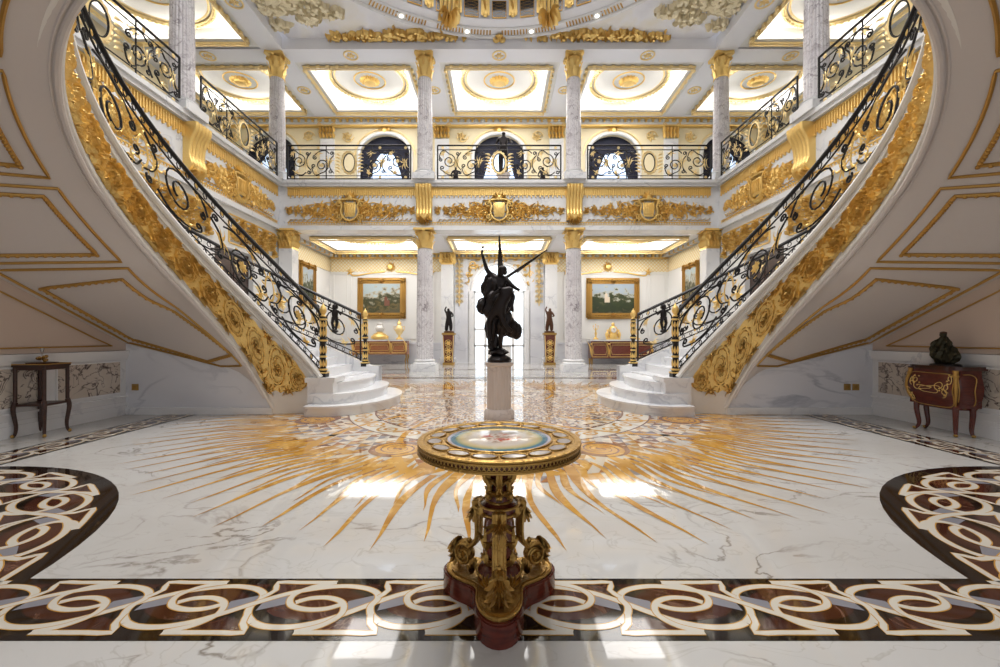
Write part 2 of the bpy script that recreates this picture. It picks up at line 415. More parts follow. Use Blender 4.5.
# mosaic rings of turned triangles
rng = random.Random(3)
rings = [.45]
while rings[-1] < 4.05: rings.append(rings[-1] + max(.05, rings[-1] * .042))
NS = 104
fl.add([(*polar(3.5, 2 * pi * i / 88), .0017) for i in range(88)], [tuple(range(88))], 12)
for q in range(len(rings) - 1):
    if 2.28 < rings[q] < 2.72: continue
    for i in range(NS):
        if rings[q] > 3.45 and rng.random() < (rings[q] - 3.3) * 1.2: continue
        sh = .5 * q
        a0 = 2 * pi * (i + sh) / NS; a1 = 2 * pi * (i + 1 + sh) / NS; r0, r1 = rings[q], rings[q + 1]
        p = [polar(r0, a0), polar(r0, a1), polar(r1, a1), polar(r1, a0)]; pm = polar(r1, (a0 + a1) / 2)
        k1 = rng.choices([7, 8, 9, 10, 11], [3, 3, 5, 4, 2])[0]
        fl.add([(*p[0], .0022), (*p[1], .0022), (*pm, .0022)], [(0, 1, 2)], k1)
        if rng.random() < .85:
            fl.add([(*p[1], .0022), (*p[2], .0022), (*pm, .0022)], [(0, 1, 2)], rng.choice([9, 10, 11, 7]))
for q in range(16):    # long curved gold rays sweeping through the mosaic
    for sg in (-1, 1):
        pts = [(1.4 + 2.55 * t, 2 * pi * q / 16 + sg * .55 * t) for t in [j / 16 for j in range(17)]]
        flat_ribbon(fl, pts, .018, .0026, 3 if sg > 0 else 12, lambda r, a: polar(r, a))
def ringc(r0, r1, z, k):
    n = 96; vs = []
    for i in range(n + 1):
        a = 2 * pi * i / n; vs += [(*polar(r0, a), z), (*polar(r1, a), z)]
    fl.add(vs, [(2 * i, 2 * i + 1, 2 * i + 3, 2 * i + 2) for i in range(n)], k)
ringc(2.26, 2.74, .0024, 4); ringc(2.26, 2.29, .0028, 8); ringc(2.71, 2.74, .0028, 8)
for i in range(36):      # scrolling wreath ring
    a = 2 * pi * i / 36; sg = 1 if i % 2 else -1
    fn = lambda u, v, a=a: polar(2.5 + v, a + u / 2.5)
    flat_ribbon(fl, spiral(0, 0, .19, .02, sg * pi, sg * -1.6, 20), .022, .0030, 6, fn)
    flat_poly(fl, [(.1, 0), (.2, .1 * sg), (.3, .0), (.2, -.03)], .0031, 9, fn)
ringc(0, .45, .0024, 9)
for i in range(8):      # small scrolled roundels set in the mosaic
    a = pi / 8 + pi / 4 * i; X0, Y0 = polar(3.2, a)
    fl.add([(X0 + .34 * cos(q * pi / 12), Y0 + .34 * sin(q * pi / 12), .0027) for q in range(24)], [tuple(range(24))], 8)
    for sg in (-1, 1): flat_ribbon(fl, spiral(X0, Y0, .30, .04, sg * 1.57, 1.6, 26), .03, .0031, 6, lambda x, y: (x, y))
# bands beyond the medallion
for y0, H in ((13.3, .5), (16.7, .5)):
    rect(-8.3, 8.3, y0 - .06, y0 + H + .06, .0008, 1)
    guilloche(fl, 16.2, H, .8, lambda u, v, y0=y0: (u - 8.1, y0 + v))
for y0 in (17.7, 20.2): rect(-8.2, 8.2, y0, y0 + .14, .0008, 8)
for x in (-5.9, 0, 5.9):
    for i in range(24):
        flat_poly(fl, [(0.1, 2 * pi * (i - .4) / 24), (.9, 2 * pi * i / 24), (.1, 2 * pi * (i + .4) / 24)], .0012, 9 if i % 2 else 11, lambda r, a, x=x: (x + r * 1.5 * cos(a), 19 + r * .9 * sin(a)))
tag(fl.build('floor', FM), kind='structure')

# ------------------------------------------------------------------ staircases
XC, YC = -3.305, 5.749
def Rin(t): return 1.496 + .117 * t + .027 * t * t
def ztop(t): return .872 + 1.655 * t + .136 * t * t - .058 * t ** 3
def depth(t): return .757 + .073 * t + 2.866 * exp(-3 * t)
def zbot(t): return max(0.0, ztop(t) - depth(t)) if t > .3 else 0.0
RO = 3.65
def P(t, r): return (XC - r * sin(t), YC + r * cos(t))
T1 = 3.8
SW = [.42, .6, 1.15, 1.385, 1.9, 2.48, 3.3, 3.9]
XW = [-3.95, -4.6, -6.53, -6.53, -6.53, -6.53, -4.6, -2.2]
YW = [7.16, 7.16, 7.16, 5.2, 4.06, 2.4, .6, .2]
ZW = [.30, .78, 1.23, 2.20, 3.0, 3.88, 4.55, 4.9]
def soff(s, t):
    """underside of a flight: s along the flight, t from the inner string (0) to the wall (1)"""
    x0, y0 = P(s, Rin(s)); z0 = zbot(s) - (.02 if s > 1.9 else 0)
    x1, y1, z1 = interp(s, SW, XW), interp(s, SW, YW), interp(s, SW, ZW)
    return Vector((lerp(x0, x1, t), lerp(y0, y1, t), lerp(z0, z1, max(0, t - .07) / .93)))
def soff_w(s, d):   # distance d in metres in from the string
    a, b = soff(s, 0), soff(s, 1); L = max(.05, hypot(b.x - a.x, b.y - a.y)); return min(1, d / L)

# stringer relief, shared by both sides: running scroll with acanthus
def rinceau(L, H, P_, seed=1):
    mb = MB(); r_ = random.Random(seed); n = round(L / P_); P_ = L / n
    for i in range(n):
        cx = (i + .5) * P_; sg = 1 if i % 2 else -1; cy = .5 * H
        A = P_ * .52; Bv = H * .45       # scroll half axes along u and v
        sp = [(cx + x * A, cy + y * Bv) for x, y in spiral(0, 0, 1, .22, sg * pi * .9, -sg * 1.9, 40)]
        mb.stem(sp, .030, .055, .016)
        for j in range(0, 38, 1):
            p = sp[j]; q = sp[j + 1]; a = atan2(q[1] - p[1], q[0] - p[0]); k = 1 - .015 * j
            e = 1 if j % 2 else -1
            mb.leaf(p[0], p[1], a + e * sg * .95, .115 * k * (1.15 if e > 0 else .9), .024 * k, .065, -e * sg * 1.1)
        mb.rosette(cx, cy, .10, .075, 7)
        for e in (-1, 1):
            for q in range(7):
                mb.leaf(cx + P_ * .5, cy + e * H * .47, -e * pi / 2 + (q - 3) * .42, .19 * (1 - .08 * abs(q - 3)), .026, .055, .25 * (q - 3))
            mb.boss(cx + P_ * .5, cy + e * H * .44, .03, .06)
        for q in range(10):
            mb.leaf(cx + r_.uniform(-.5, .5) * P_, cy + r_.choice((-1, 1)) * r_.uniform(.30, .46) * H, r_.random() * 6.28, .11, .022, .045, r_.uniform(-1, 1))
    return mb

def rail_unit(wl, wg, u0, W, H, sg=1, seed=0):
    """one bay of scrolled ironwork; wl = iron lines, wg = gilt leaves, both in (u, v, h)"""
    r = min(H * .33, W * .27); cx, cy = u0 + W * .46, H * (.40 if sg > 0 else .56)
    def Y(v): return v * H if sg > 0 else (1 - v) * H
    k = 1 if sg > 0 else -1
    A = [spiral(cx, cy, r * 1.2, r * .35, -k * pi * .5, k * 1.45),
         smooth([(u0 + W * .02, Y(.30)), (u0 + W * .10, Y(.10)), (u0 + W * .26, Y(.03)), (cx, cy - k * r * 1.2)]),
         spiral(u0 + W * .10, Y(.38), H * .085, H * .02, -k * pi * .5, -k * 1.25),
         smooth([(u0 + W * .98, Y(.10)), (u0 + W * .80, Y(.35)), (u0 + W * .84, Y(.62)), (u0 + W * .98, Y(.78))]),
         spiral(u0 + W * .90, Y(.86), H * .085, H * .02, -k * pi * .2, k * 1.3),
         smooth([(u0 + W * .78, Y(.86)), (u0 + W * .60, Y(.97)), (u0 + W * .35, Y(.93)), (u0 + W * .16, Y(.80))]),
         spiral(u0 + W * .16, Y(.70), H * .095, H * .02, k * pi * .5, k * 1.3),
         spiral(u0 + W * .82, Y(.16), H * .08, H * .02, k * pi * .5, -k * 1.2)]
    for a in A: wl.append(a)
    wg.rosette(cx, cy, r * .42, .035, 8)
    for (x, y, a0, n_, L) in ((u0 + W * .14, Y(.10), k * .5, 5, .19), (u0 + W * .84, Y(.50), pi - k * .3, 7, .30), (u0 + W * .30, Y(.93), -k * 1.3, 4, .22)):
        for q in range(n_):
            wg.leaf(x, y, a0 + (q - n_ / 2) * .5, L * H * (1.1 - .14 * abs(q - n_ / 2)), H * .034, .035, .6 * (1 if q > n_ / 2 else -1))
        wg.boss(x, y, H * .035, .04)
    for j in range(3, 18, 3):      # leaves riding on the main scroll
        p, q = A[0][j], A[0][j + 1]; a = atan2(q[1] - p[1], q[0] - p[0]); wg.leaf(p[0], p[1], a - k * .7, H * .13, H * .026, .03, k * .8)

def two_sided(mb):
    o = MB(); o.merge(mb); o.merge(mb.map(lambda u, v, h: (u, v, -h))); return o

def newel(sx, x, y, z, parent, h=1.22):
    e = MB()
    e.box(x - .075, x + .075, y - .075, y + .075, z, z + .10, 0)
    e.lathe([(.06, .10), (.07, .14), (.05, .18), (.045, .34), (.06, .37), (.045, .40), (.040, .60), (.062, .63), (.066, .68), (.04, .72), (.038, 1.0), (.06, 1.03), (.05, 1.07)], (x, y, z), 14, 0)
    o = e.build('newel_post', 'iron', parent, sx=sx)
    g = MB()
    g.box(x - .082, x + .082, y - .082, y + .082, z + .075, z + .10)
    for zz, rr in ((.14, .075), (.37, .066), (.655, .074), (1.03, .066)):
        g.lathe([(rr - .02, -.02), (rr, -.01), (rr, .012), (rr - .02, .022)], (x, y, z + zz), 14)
    for q in range(6):
        a = q * pi / 3
        for zz, ll in ((.18, .14), (.42, .14), (.72, .16), (.88, .12)):
            g.merge(MB().leaf(0, 0, pi / 2, ll, .028, .018, 0).map(lambda u, v, h, a=a, zz=zz: (x + (.046 + h) * cos(a) - u * sin(a), y + (.046 + h) * sin(a) + u * cos(a), z + zz + v)))
    g.build('gilt_mount', 'gold', o, sx=sx)
    f = MB().lathe([(.02, 1.06), (.05, 1.09), (.03, 1.12), (.055, 1.16), (.062, 1.20), (.04, 1.26), (.015, 1.29), (.004, 1.33)], (x, y, z), 12)
    f.build('finial', 'gold', o, sx=sx)
    return o

for sx in (-1, 1):
    mx = 1 if sx == -1 else -1    # geometry is laid out at negative x and mirrored for the other flight
    who = 'small square side table' if sx < 0 else 'red bombe commode'
    st = empty('staircase', (0, 0, 0), label='curved white marble staircase with gilt scroll band, rising above the ' + who, cat='staircase', group='pair of curved marble staircases')
    def B(mb, name, mats, par, **k): return mb.build(name, mats, par, sx=mx, **k)
    # steps
    mb = MB()
    def bow(xr, yr, z0, z1, inset=0):
        pts = [(-3.0 + xr * sin(a) , 8.30 - yr * cos(a)) for a in [pi * i / 24 for i in range(25)]]
        pts += [(-3.30, 8.30 + yr - .02), (-3.30, 8.30 - yr + .02)]
        mb.prism(pts, z0, z1)
    for i, (xr, yr) in enumerate(((.98, 1.42), (.70, 1.20), (.40, 1.02))):
        z = .18 * i; bow(xr - .03, yr - .03, z, z + .15); bow(xr, yr, z + .145, z + .18)
    k = 0
    for i in range(38):
        t0 = -.10 + .1 * i; t1 = t0 + .1; z = ztop(t0) - .13; zb = max(0, z - (.30 if t0 < 2 else .15))
        n_ = 2; inner, outer = [], []
        for j in range(n_ + 1):
            t = lerp(t0, t1, j / n_); inner.append(P(t, Rin(t) + .10)); outer.append(P(t, RO - .10))
        mb.prism(inner + outer[::-1], zb, z)
    B(mb, 'steps', 'white', st)
    # inner string: wall with moulded cap
    def wall_curve(rfn, th, t0, t1, ztf, zbf, n):
        m_ = MB()
        def fn(i, j):
            t = lerp(t0, t1, i); 
            q = (0, 1, 2, 3, 4)[round(j * 4)]
            r0 = rfn(t); zt, zb_ = ztf(t), zbf(t)
            pr = [(r0, zb_), (r0, zt), (r0 + th, zt), (r0 + th, zb_), (r0, zb_)][q]
            return (*P(t, pr[0]), pr[1])
        m_.grid(fn, n, 4); return m_
    mb = wall_curve(Rin, .16, -.12, T1, ztop, lambda t: zbot(t) if t > .42 else 0.0, 80)
    # cap and lower moulding follow the string
    for dz, off, rr in ((-.035, -.02, .045), (-.19, -.005, .02), (-.15, -.005, .014)):
        mb.tube([(*P(t, Rin(t) + off), ztop(t) + dz) for t in [lerp(-.12, T1, i / 80) for i in range(81)]], rr, 8)
    for dz, off, rr in ((.045, -.005, .028), (.095, -.002, .016)):
        mb.tube([(*P(t, Rin(t) + off), max(.06, ztop(t) - depth(t)) + dz) for t in [lerp(.43, T1, i / 70) for i in range(71)]], rr, 8)
    B(mb, 'string', 'strg', st)
    # pedestal block under the newel post
    mb = MB()
    mb.box(-3.38, -2.86, 7.12, 7.62, 0, .10); mb.box(-3.35, -2.90, 7.15, 7.60, .10, .56); mb.box(-3.38, -2.86, 7.12, 7.62, .555, .64)
    B(mb, 'pedestal_block', 'white', st)
    # gilt relief on the string
    Lg = 7.2; 
    ta, tb = .06, 2.95
    N_ = 200; cum = [0]; ts = [lerp(ta, tb, i / N_) for i in range(N_ + 1)]
    for i in range(N_):
        p, q = P(ts[i], Rin(ts[i])), P(ts[i + 1], Rin(ts[i + 1]))
        cum.append(cum[-1] + sqrt((p[0] - q[0]) ** 2 + (p[1] - q[1]) ** 2 + (ztop(ts[i + 1]) - ztop(ts[i])) ** 2))
    Lg = cum[-1]
    def t_of(u): return interp(u, cum, ts)
    rel = rinceau(Lg, 1.0, .50, 4)
    def gmap(u, v, h):
        t = t_of(min(max(u, 0), Lg)); gt = ztop(t) - .25; gb = max(ztop(t) - depth(t) + .12, .34)
        e = max(0, min(1, (u + .01) / .38)); e = sqrt(1 - (1 - e) ** 2); md = (gt + gb) / 2; gb, gt = lerp(md, gb, e), lerp(md, gt, e)
        r = Rin(t) - .004 - h
        return (*P(t, r), lerp(gb, gt, v))
    bk = MB().grid(lambda i, j: (i * Lg, .06 + .88 * j + .02 * sin(i * Lg * 26) * (1 if j in (0, 1) else 0), .004), 400, 3)
    rel.merge(bk)
    B(rel.map(gmap), 'gilded_scrollwork', 'gold', st)
    # soffit surface
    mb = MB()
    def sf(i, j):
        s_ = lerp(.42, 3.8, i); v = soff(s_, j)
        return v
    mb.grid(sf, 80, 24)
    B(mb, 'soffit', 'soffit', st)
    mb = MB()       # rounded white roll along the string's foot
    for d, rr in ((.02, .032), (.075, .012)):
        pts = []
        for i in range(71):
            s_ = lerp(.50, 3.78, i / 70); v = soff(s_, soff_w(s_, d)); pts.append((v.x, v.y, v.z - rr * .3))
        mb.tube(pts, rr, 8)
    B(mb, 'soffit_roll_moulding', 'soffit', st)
    # gilt panel frames on the soffit
    panels = [(.68, 1.385), (1.43, 1.885), (1.95, 2.46), (2.53, 3.1)]
    for pi_, (s0, s1) in enumerate(panels):
        for q, (dd, rr, ds, mt) in enumerate(((.385, .020, 0, 'dgold'), (.56, .026, .05, 'dgold'))):
            a0, a1 = s0 + ds * (1.6 if pi_ == 0 else 1), s1 - ds
            pts = []
            for i in range(25):
                s_ = lerp(a0, a1, i / 24); d2 = dd if pi_ else dd * min(1, .25 + (s_ - a0) * 1.6)
                pts.append(soff(s_, soff_w(s_, d2)))
            tw = .955 - .07 * q
            for i in range(1, 13): pts.append(soff(a1, lerp(soff_w(a1, dd), tw, i / 12)))
            for i in range(1, 25):
                s_ = lerp(a1, a0, i / 24); pts.append(soff(s_, tw))
            w0 = soff_w(a0, dd if pi_ else dd * .25)
            for i in range(1, 12): pts.append(soff(a0, lerp(tw, w0, i / 12)))
            m_ = MB()
            m_.tube([(p.x, p.y, p.z - .006) for p in pts], rr, 6, closed=True)
            if q:    # bead-and-leaf enrichment
                for i in range(len(pts)):
                    p, p2 = pts[i], pts[(i + 1) % len(pts)]; L_ = (p2 - p).length
                    for j in range(max(1, int(L_ / .07))):
                        c = p.lerp(p2, j / max(1, int(L_ / .07))); m_.ball((c.x, c.y, c.z - .02), .026, 6, 4)
            B(m_, 'gilt_panel_moulding', mt, st)
    # outer string
    mb = wall_curve(lambda t: RO - .12, .14, -.17, T1, lambda t: ztop(t) if t > -.1 else .70, lambda t: max(0, ztop(t) - (.75 if t < 1.8 else .35)) if t > .1 else 0, 80)
    B(mb, 'outer_string', 'white', st)

    # railings
    HR = 1.06
    for kind_, rf, t0, t1 in (('inner', lambda t: Rin(t) + .06, -.085, 3.1), ('outer', lambda t: RO - .05, -.04, 2.2)):
        lab = ('long front' if kind_ == 'inner' else 'short rear') + ' railing of black iron scrolls with gilt leaves on the ' + ('left' if sx < 0 else 'right') + ' staircase'
        ra = empty('stair_railing', label=lab, cat='railing', group='stair railings')
        ts2 = [lerp(t0, t1, i / 200) for i in range(201)]; cm = [0]
        for i in range(200):
            p, q = P(ts2[i], rf(ts2[i])), P(ts2[i + 1], rf(ts2[i + 1]))
            cm.append(cm[-1] + sqrt((p[0] - q[0]) ** 2 + (p[1] - q[1]) ** 2 + (ztop(ts2[i + 1]) - ztop(ts2[i])) ** 2))
        Lr = cm[-1]
        def rm(u, v, h=0, rf=rf, cm=cm, ts2=ts2, Lr=Lr):
            t = interp(min(max(u, 0), Lr), cm, ts2); return (*P(t, rf(t) - h), ztop(t) + v)
        NP = 160 if kind_ == 'inner' else 100
        mb = MB()
        mb.tube([rm(Lr * i / NP, HR) for i in range(NP + 1)], .034, 8)
        B(mb, 'handrail', 'iron', ra)
        mb = MB()
        for v, rr in ((.03, .014), (.14, .011), (HR - .16, .014)):
            mb.tube([rm(Lr * i / NP, v) for i in range(NP + 1)], rr, 6)
        NB = max(3, round(Lr / 1.32)); W = Lr / NB
        for i in range(NB + 1):
            if i in (0, NB): mb.tube([rm(i * W, v) for v in (0, HR)], .018, 6)
        for i in range(int(Lr / .17)):   # small links under the handrail and at the foot
            u = (i + .5) * .17
            mb.tube([rm(*p) for p in arc(u, HR - .08, .035, .045, 0, 2 * pi, 8)[:-1]], .008, 4, closed=True)
            mb.tube([rm(*p) for p in arc(u, .085, .03, .035, 0, 2 * pi, 8)[:-1]], .008, 4, closed=True)
        B(mb, 'ironwork_bars', 'iron', ra)
        lines, gl = [], MB()
        H2 = HR - .30
        for i in range(NB):
            rail_unit(lines, gl, i * W, W, H2, 1 if i % 2 else -1)
        # an oval gilt medallion frame between bays
        for i in range(1, NB, 2):
            u = i * W
            gl.stem(arc(u, H2 * .5, .10, .2, 0, 2 * pi, 20), .018, .03)
            for q in range(8): gl.leaf(u + .11 * cos(q * pi / 4), H2 * .5 + .22 * sin(q * pi / 4), q * pi / 4, .10, .022, .03)
        for i in range(NB):
            for e in (.2, .8):
                gl.boss((i + e) * W, HR - .08 - .14, .035, .03); gl.boss((i + e) * W, -.06, .035, .03)
        mb = MB()
        for a in lines: mb.tube([rm(p[0], p[1] + .15) for p in a], .0155, 6)
        B(mb, 'scrolled_ironwork', 'iron', ra)
        B(two_sided(gl).map(lambda u, v, h: rm(u, v + .15, h * .3)), 'gilt_leaves', 'palegold' if kind_ == 'outer' else 'gold', ra)
        x, y = P(t0 - .03, rf(t0)); newel(mx, x, y, ztop(t0) - .10 if kind_ == 'inner' else .68, ra)
        if kind_ == 'outer':   # small cherub cast on the railing
            c = MB(); t = .12; X, Y = P(t, rf(t)); Z = ztop(t) + .55
            c.ball((X, Y, Z + .42), .062, 10, 8); c.ball((X, Y, Z + .25), (.075, .06, .13), 10, 8)
            c.tube([(X - .03, Y, Z + .18), (X - .06, Y, Z + .05), (X - .03, Y, Z - .12)], .045, 8, r1=.025)
            c.tube([(X + .03, Y, Z + .18), (X + .05, Y, Z + .05), (X + .02, Y, Z - .12)], .045, 8, r1=.025)
            c.tube([(X - .06, Y, Z + .32), (X - .15, Y, Z + .36), (X - .12, Y, Z + .48)], .028, 8, r1=.018)
            c.tube([(X + .06, Y, Z + .32), (X + .13, Y, Z + .24), (X + .18, Y, Z + .32)], .028, 8, r1=.018)
            c.ball((X, Y, Z - .14), (.08, .06, .04), 10, 6)
            B(c, 'cherub_figure', 'bronze', ra)

    # wall lining under the flight
    nm = 'left' if sx < 0 else 'right'
    wl = MB()
    xs = [lerp(-3.95, -6.53, i / 20) for i in range(21)]
    def zw_back(x): return interp(-x, [3.95, 4.6, 6.53], [.30, .78, 1.23])
    wl.grid(lambda i, j: (lerp(-3.93, -6.55, i), 7.17, j * (zw_back(lerp(-3.93, -6.55, i)) + .03)), 20, 2)
    B(wl, 'wall_stair_' + nm, 'greym', None); tag(bpy.data.objects[-1] if False else COL.objects[-1], kind='structure')
    def zw_side(y): return interp(-y, [-7.17, -5.2, -4.06, -2.4, -.6], [1.23, 2.20, 3.0, 4.0, 4.9])
    wl = MB(); wl.k = 0
    wl.grid(lambda i, j: (-6.53, lerp(7.17, -4, i), lerp(1.10, zw_side(lerp(7.17, -4, i)) + .05, j)), 60, 2, 0)
    wl.box(-6.62, -6.53, -4, 7.17, 0, 1.12, 1)
    wl.box(-6.55, -6.47, -4, 7.17, 1.02, 1.08, 1); wl.box(-6.55, -6.49, -4, 7.17, .97, 1.02, 1); wl.box(-6.55, -6.46, -4, 7.17, 1.08, 1.115, 1)
    wl.box(-6.55, -6.50, -4, 7.17, .30, .33, 1)
    y = 7.05
    while y > -3:
        wl.box(-6.54, -6.520, y - 1.0, y, .40, .92, 2)
        for a, b, c, d in ((y - 1.02, y + .02, .375, .40), (y - 1.02, y + .02, .92, .945), (y - 1.02, y - 1.0, .4, .92), (y, y + .02, .4, .92)): wl.box(-6.54, -6.510, a, b, c, d, 1)
        y -= 1.22
    o = B(wl, 'wall_' + nm, ['beige', 'white', 'veiny'], None); tag(o, kind='structure')
    bb = MB(); bb.box(-6.54, -6.50, -4, 7.17, 0, .16); bb.box(-6.54, -6.515, -4, 7.17, .16, .22); bb.box(-6.53, -3.95, 7.13, 7.17, 0, .12)
    o = B(bb, 'baseboard_' + nm, 'white', None); tag(o, kind='structure')
    tm = MB()
    pts = [(-6.515, 6.9, 1.20)] + [(-6.515, yy, zw_side(yy) - .18) for yy in [lerp(6.6, 2, i / 10) for i in range(11)]] + [(-6.515, 2, 1.20)]
    tm.tube(pts, .012, 5, closed=True)
    o = B(tm, 'trim_' + ('1' if sx < 0 else '2'), 'dgold', None); tag(o, kind='structure')
    # sockets on the marble under the flight
    for q, x in enumerate(([-6.36] if sx < 0 else [-6.08, -6.23])):
        e = empty('wall_socket', (-x * sx if False else sx * -x * -1 if False else 0, 0, 0), label=('single square brass wall socket on the marble' if sx < 0 else ('inner' if q == 0 else 'outer') + ' of two square brass sockets on the marble, the one ' + ('nearer the stair foot' if q == 0 else 'nearer the commode')), cat='socket')
        m_ = MB().box(x - .055, x + .055, 7.155, 7.17, .42, .53); B(m_, 'cover_plate', 'brass', e)
        m_ = MB().box(x - .025, x + .025, 7.150, 7.156, .45, .50); B(m_, 'switch_insert', 'dgold', e)

# ------------------------------------------------------------------ columns
def leafband(mb, n, r0, z0, L, out, W, rot=0):
    for i in range(n):
        a = 2 * pi * (i + rot) / n
        vs = []
        for j in range(7):
            t = j / 6; rr = r0 + out * t ** 2.2 - (out * .35 if j == 6 else 0); z = z0 + L * (t if j < 6 else .88)
            w_ = W * (.7, .95, 1, .95, .8, .55, .2)[j]
            for q in (-1, 0, 1):
                r2 = rr + (r0 * .07 if q == 0 else -.01 * r0); vs.append((r2 * cos(a) - q * w_ * sin(a), r2 * sin(a) + q * w_ * cos(a), z))
        mb.add(vs, [(j * 3 + q, j * 3 + q + 1, j * 3 + 4 + q, j * 3 + 3 + q) for j in range(6) for q in range(2)])
def capital_mb(r, h):
    mb = MB()
    mb.lathe([(r * .98, 0), (r * 1.1, .02 * h), (r * 1.1, .06 * h), (r * .86, .08 * h), (r * .86, .5 * h), (r * 1.0, .85 * h)], n=20)
    leafband(mb, 8, r * 1.0, .06 * h, .40 * h, r * .50, r * .34); leafband(mb, 8, r * .96, .20 * h, .54 * h, r * .62, r * .32, .5)
    leafband(mb, 16, r * .95, .1 * h, .3 * h, r * .3, r * .12, .25)
    for i in range(4):
        a = pi / 4 + i * pi / 2; d = Vector((cos(a), sin(a)))
        sp = spiral(0, 0, r * .30, r * .05, pi / 2, -1.5, 20)
        mb.tube([(d.x * (r * 1.25 + p[0]), d.y * (r * 1.25 + p[0]), .72 * h + p[1]) for p in sp], r * .08, 6)
        mb.tube([(d.x * r * (.95 + .35 * t), d.y * r * (.95 + .35 * t), h * (.45 + .4 * t)) for t in (0, .35, .7, 1)], r * .07, 6)
        b = i * pi / 2; mb.ball((r * 1.2 * cos(b), r * 1.2 * sin(b), .88 * h), r * .22, 8, 6)
    q = r * 1.32
    pts = []
    for i in range(4):
        a = pi / 4 + i * pi / 2
        for da in (-.09, .09): pts.append((q * 1.38 * cos(a + da), q * 1.38 * sin(a + da)))
        a2 = a + pi / 4; pts.append((q * .92 * cos(a2), q * .92 * sin(a2)))
    mb.prism(pts, .90 * h, h); return mb
def flute(n=20, d=.075):
    return lambda a, z: 1 - d * (abs(cos(a * n / 2)) ** 3)
def column(x, y, z0, z1, r, hc, label, group, cat='column', fl_=True, name='marble_column', sq=False):
    e = empty(name, (x, y, z0), label=label, cat=cat, group=group, kind='thing'); H = z1 - z0
    b = MB(); b.box(-r * 1.45, r * 1.45, -r * 1.45, r * 1.45, 0, r * .8)
    if not sq: b.lathe([(r * 1.4, r * .8), (r * 1.42, r * .95), (r * 1.2, r * 1.1), (r * 1.2, r * 1.2), (r * 1.3, r * 1.3), (r * 1.05, r * 1.42)], n=32)
    else: b.box(-r * 1.2, r * 1.2, -r * 1.2, r * 1.2, r * .8, r * 1.2)
    b.build('base', 'white', e)
    s = MB()
    if sq: s.box(-r, r, -r, r, r * 1.1, H - hc); 
    else: s.lathe([(r * 1.0, r * 1.3), (r * 1.0, H * .4), (r * .88, H - hc)], n=80 if fl_ else 32, rmod=flute() if fl_ else None)
    s.build('shaft', 'colm' if not sq else 'white', e, sharp=60)
    c = capital_mb(r * .88, hc) if not sq else MB()
    if sq:
        c.box(-r * 1.02, r * 1.02, -r * 1.02, r * 1.02, 0, hc * .1); c.box(-r * 1.3, r * 1.3, -r * 1.3, r * 1.3, hc * .9, hc)
        c.box(-r * .98, r * .98, -r * .98, r * .98, hc * .1, hc * .9)
        for fx, fy in ((0, -1), (1, 0), (-1, 0)):
            m_ = MB()
            for row, zz, ll in ((0, .1, .38), (1, .38, .38)):
                for q in range(4): m_.leaf((q - 1.5 + .5 * row * (-1 if q > 1 else 1)) * r * .5, zz * hc, pi / 2, ll * hc, r * .22, .09)
            for q in (-1, 1): m_.stem(spiral(q * r * .8, hc * .74, r * .34, r * .06, pi / 2, q * -1.4), r * .07, .08)
            m_.rosette(0, hc * .8, r * .25, .08)
            if fy: c.merge(m_.map(lambda u, v, h: (u, -r - h, v)))
            else: c.merge(m_.map(lambda u, v, h, fx=fx: (fx * (r + h), u, v)))
    c.build('capital', 'gold', e, loc=(0, 0, H - hc))
    return e
YC1 = 16.35
GX = 8.85
for x in (-2.96, 2.96):
    wh = 'nearer the painting of trees' if x > 0 else 'nearer the painting of a lakeside house'
    column(x, YC1, 0, 5.62, .33, .78, 'grey veined marble ground-floor column with gilt capital, ' + wh, 'ground-floor columns')
    column(x, YC1, 7.52, 12.55, .30, .95, 'fluted grey marble column on the far gallery, ' + ('right' if x > 0 else 'left') + ' of the middle pair', 'upper gallery columns')
for sx in (-1, 1):
    side = 'left' if sx < 0 else 'right'
    column(sx * GX, YC1, 7.52, 12.55, .30, .95, 'fluted grey marble column standing at the %s corner of the far gallery' % side, 'upper gallery columns')
    column(sx * GX, 11.45, 7.52, 12.55, .30, .95, 'tall fluted marble column breaking the railing of the %s side gallery' % side, 'upper gallery columns')
    column(sx * 8.42, YC1 + .05, 0, 5.62, .26, .78, 'white square pilaster with gilt capital under the %s gallery corner' % side, 'square pilasters under the gallery', cat='pilaster', name='corner_pilaster', sq=True)
    column(sx * 2.62, 20.95, 0, 5.75, .30, .75, 'white square marble pilaster with gilt capital %s of the arched door' % side, 'square pilasters by the arched door', cat='pilaster', name='wall_pilaster', sq=True)

# ------------------------------------------------------------------ shell: walls, ceilings, galleries
YB = 21.2
def struct(mb, name, mats): return tag(mb.build(name, mats), kind='structure')
wb = MB()
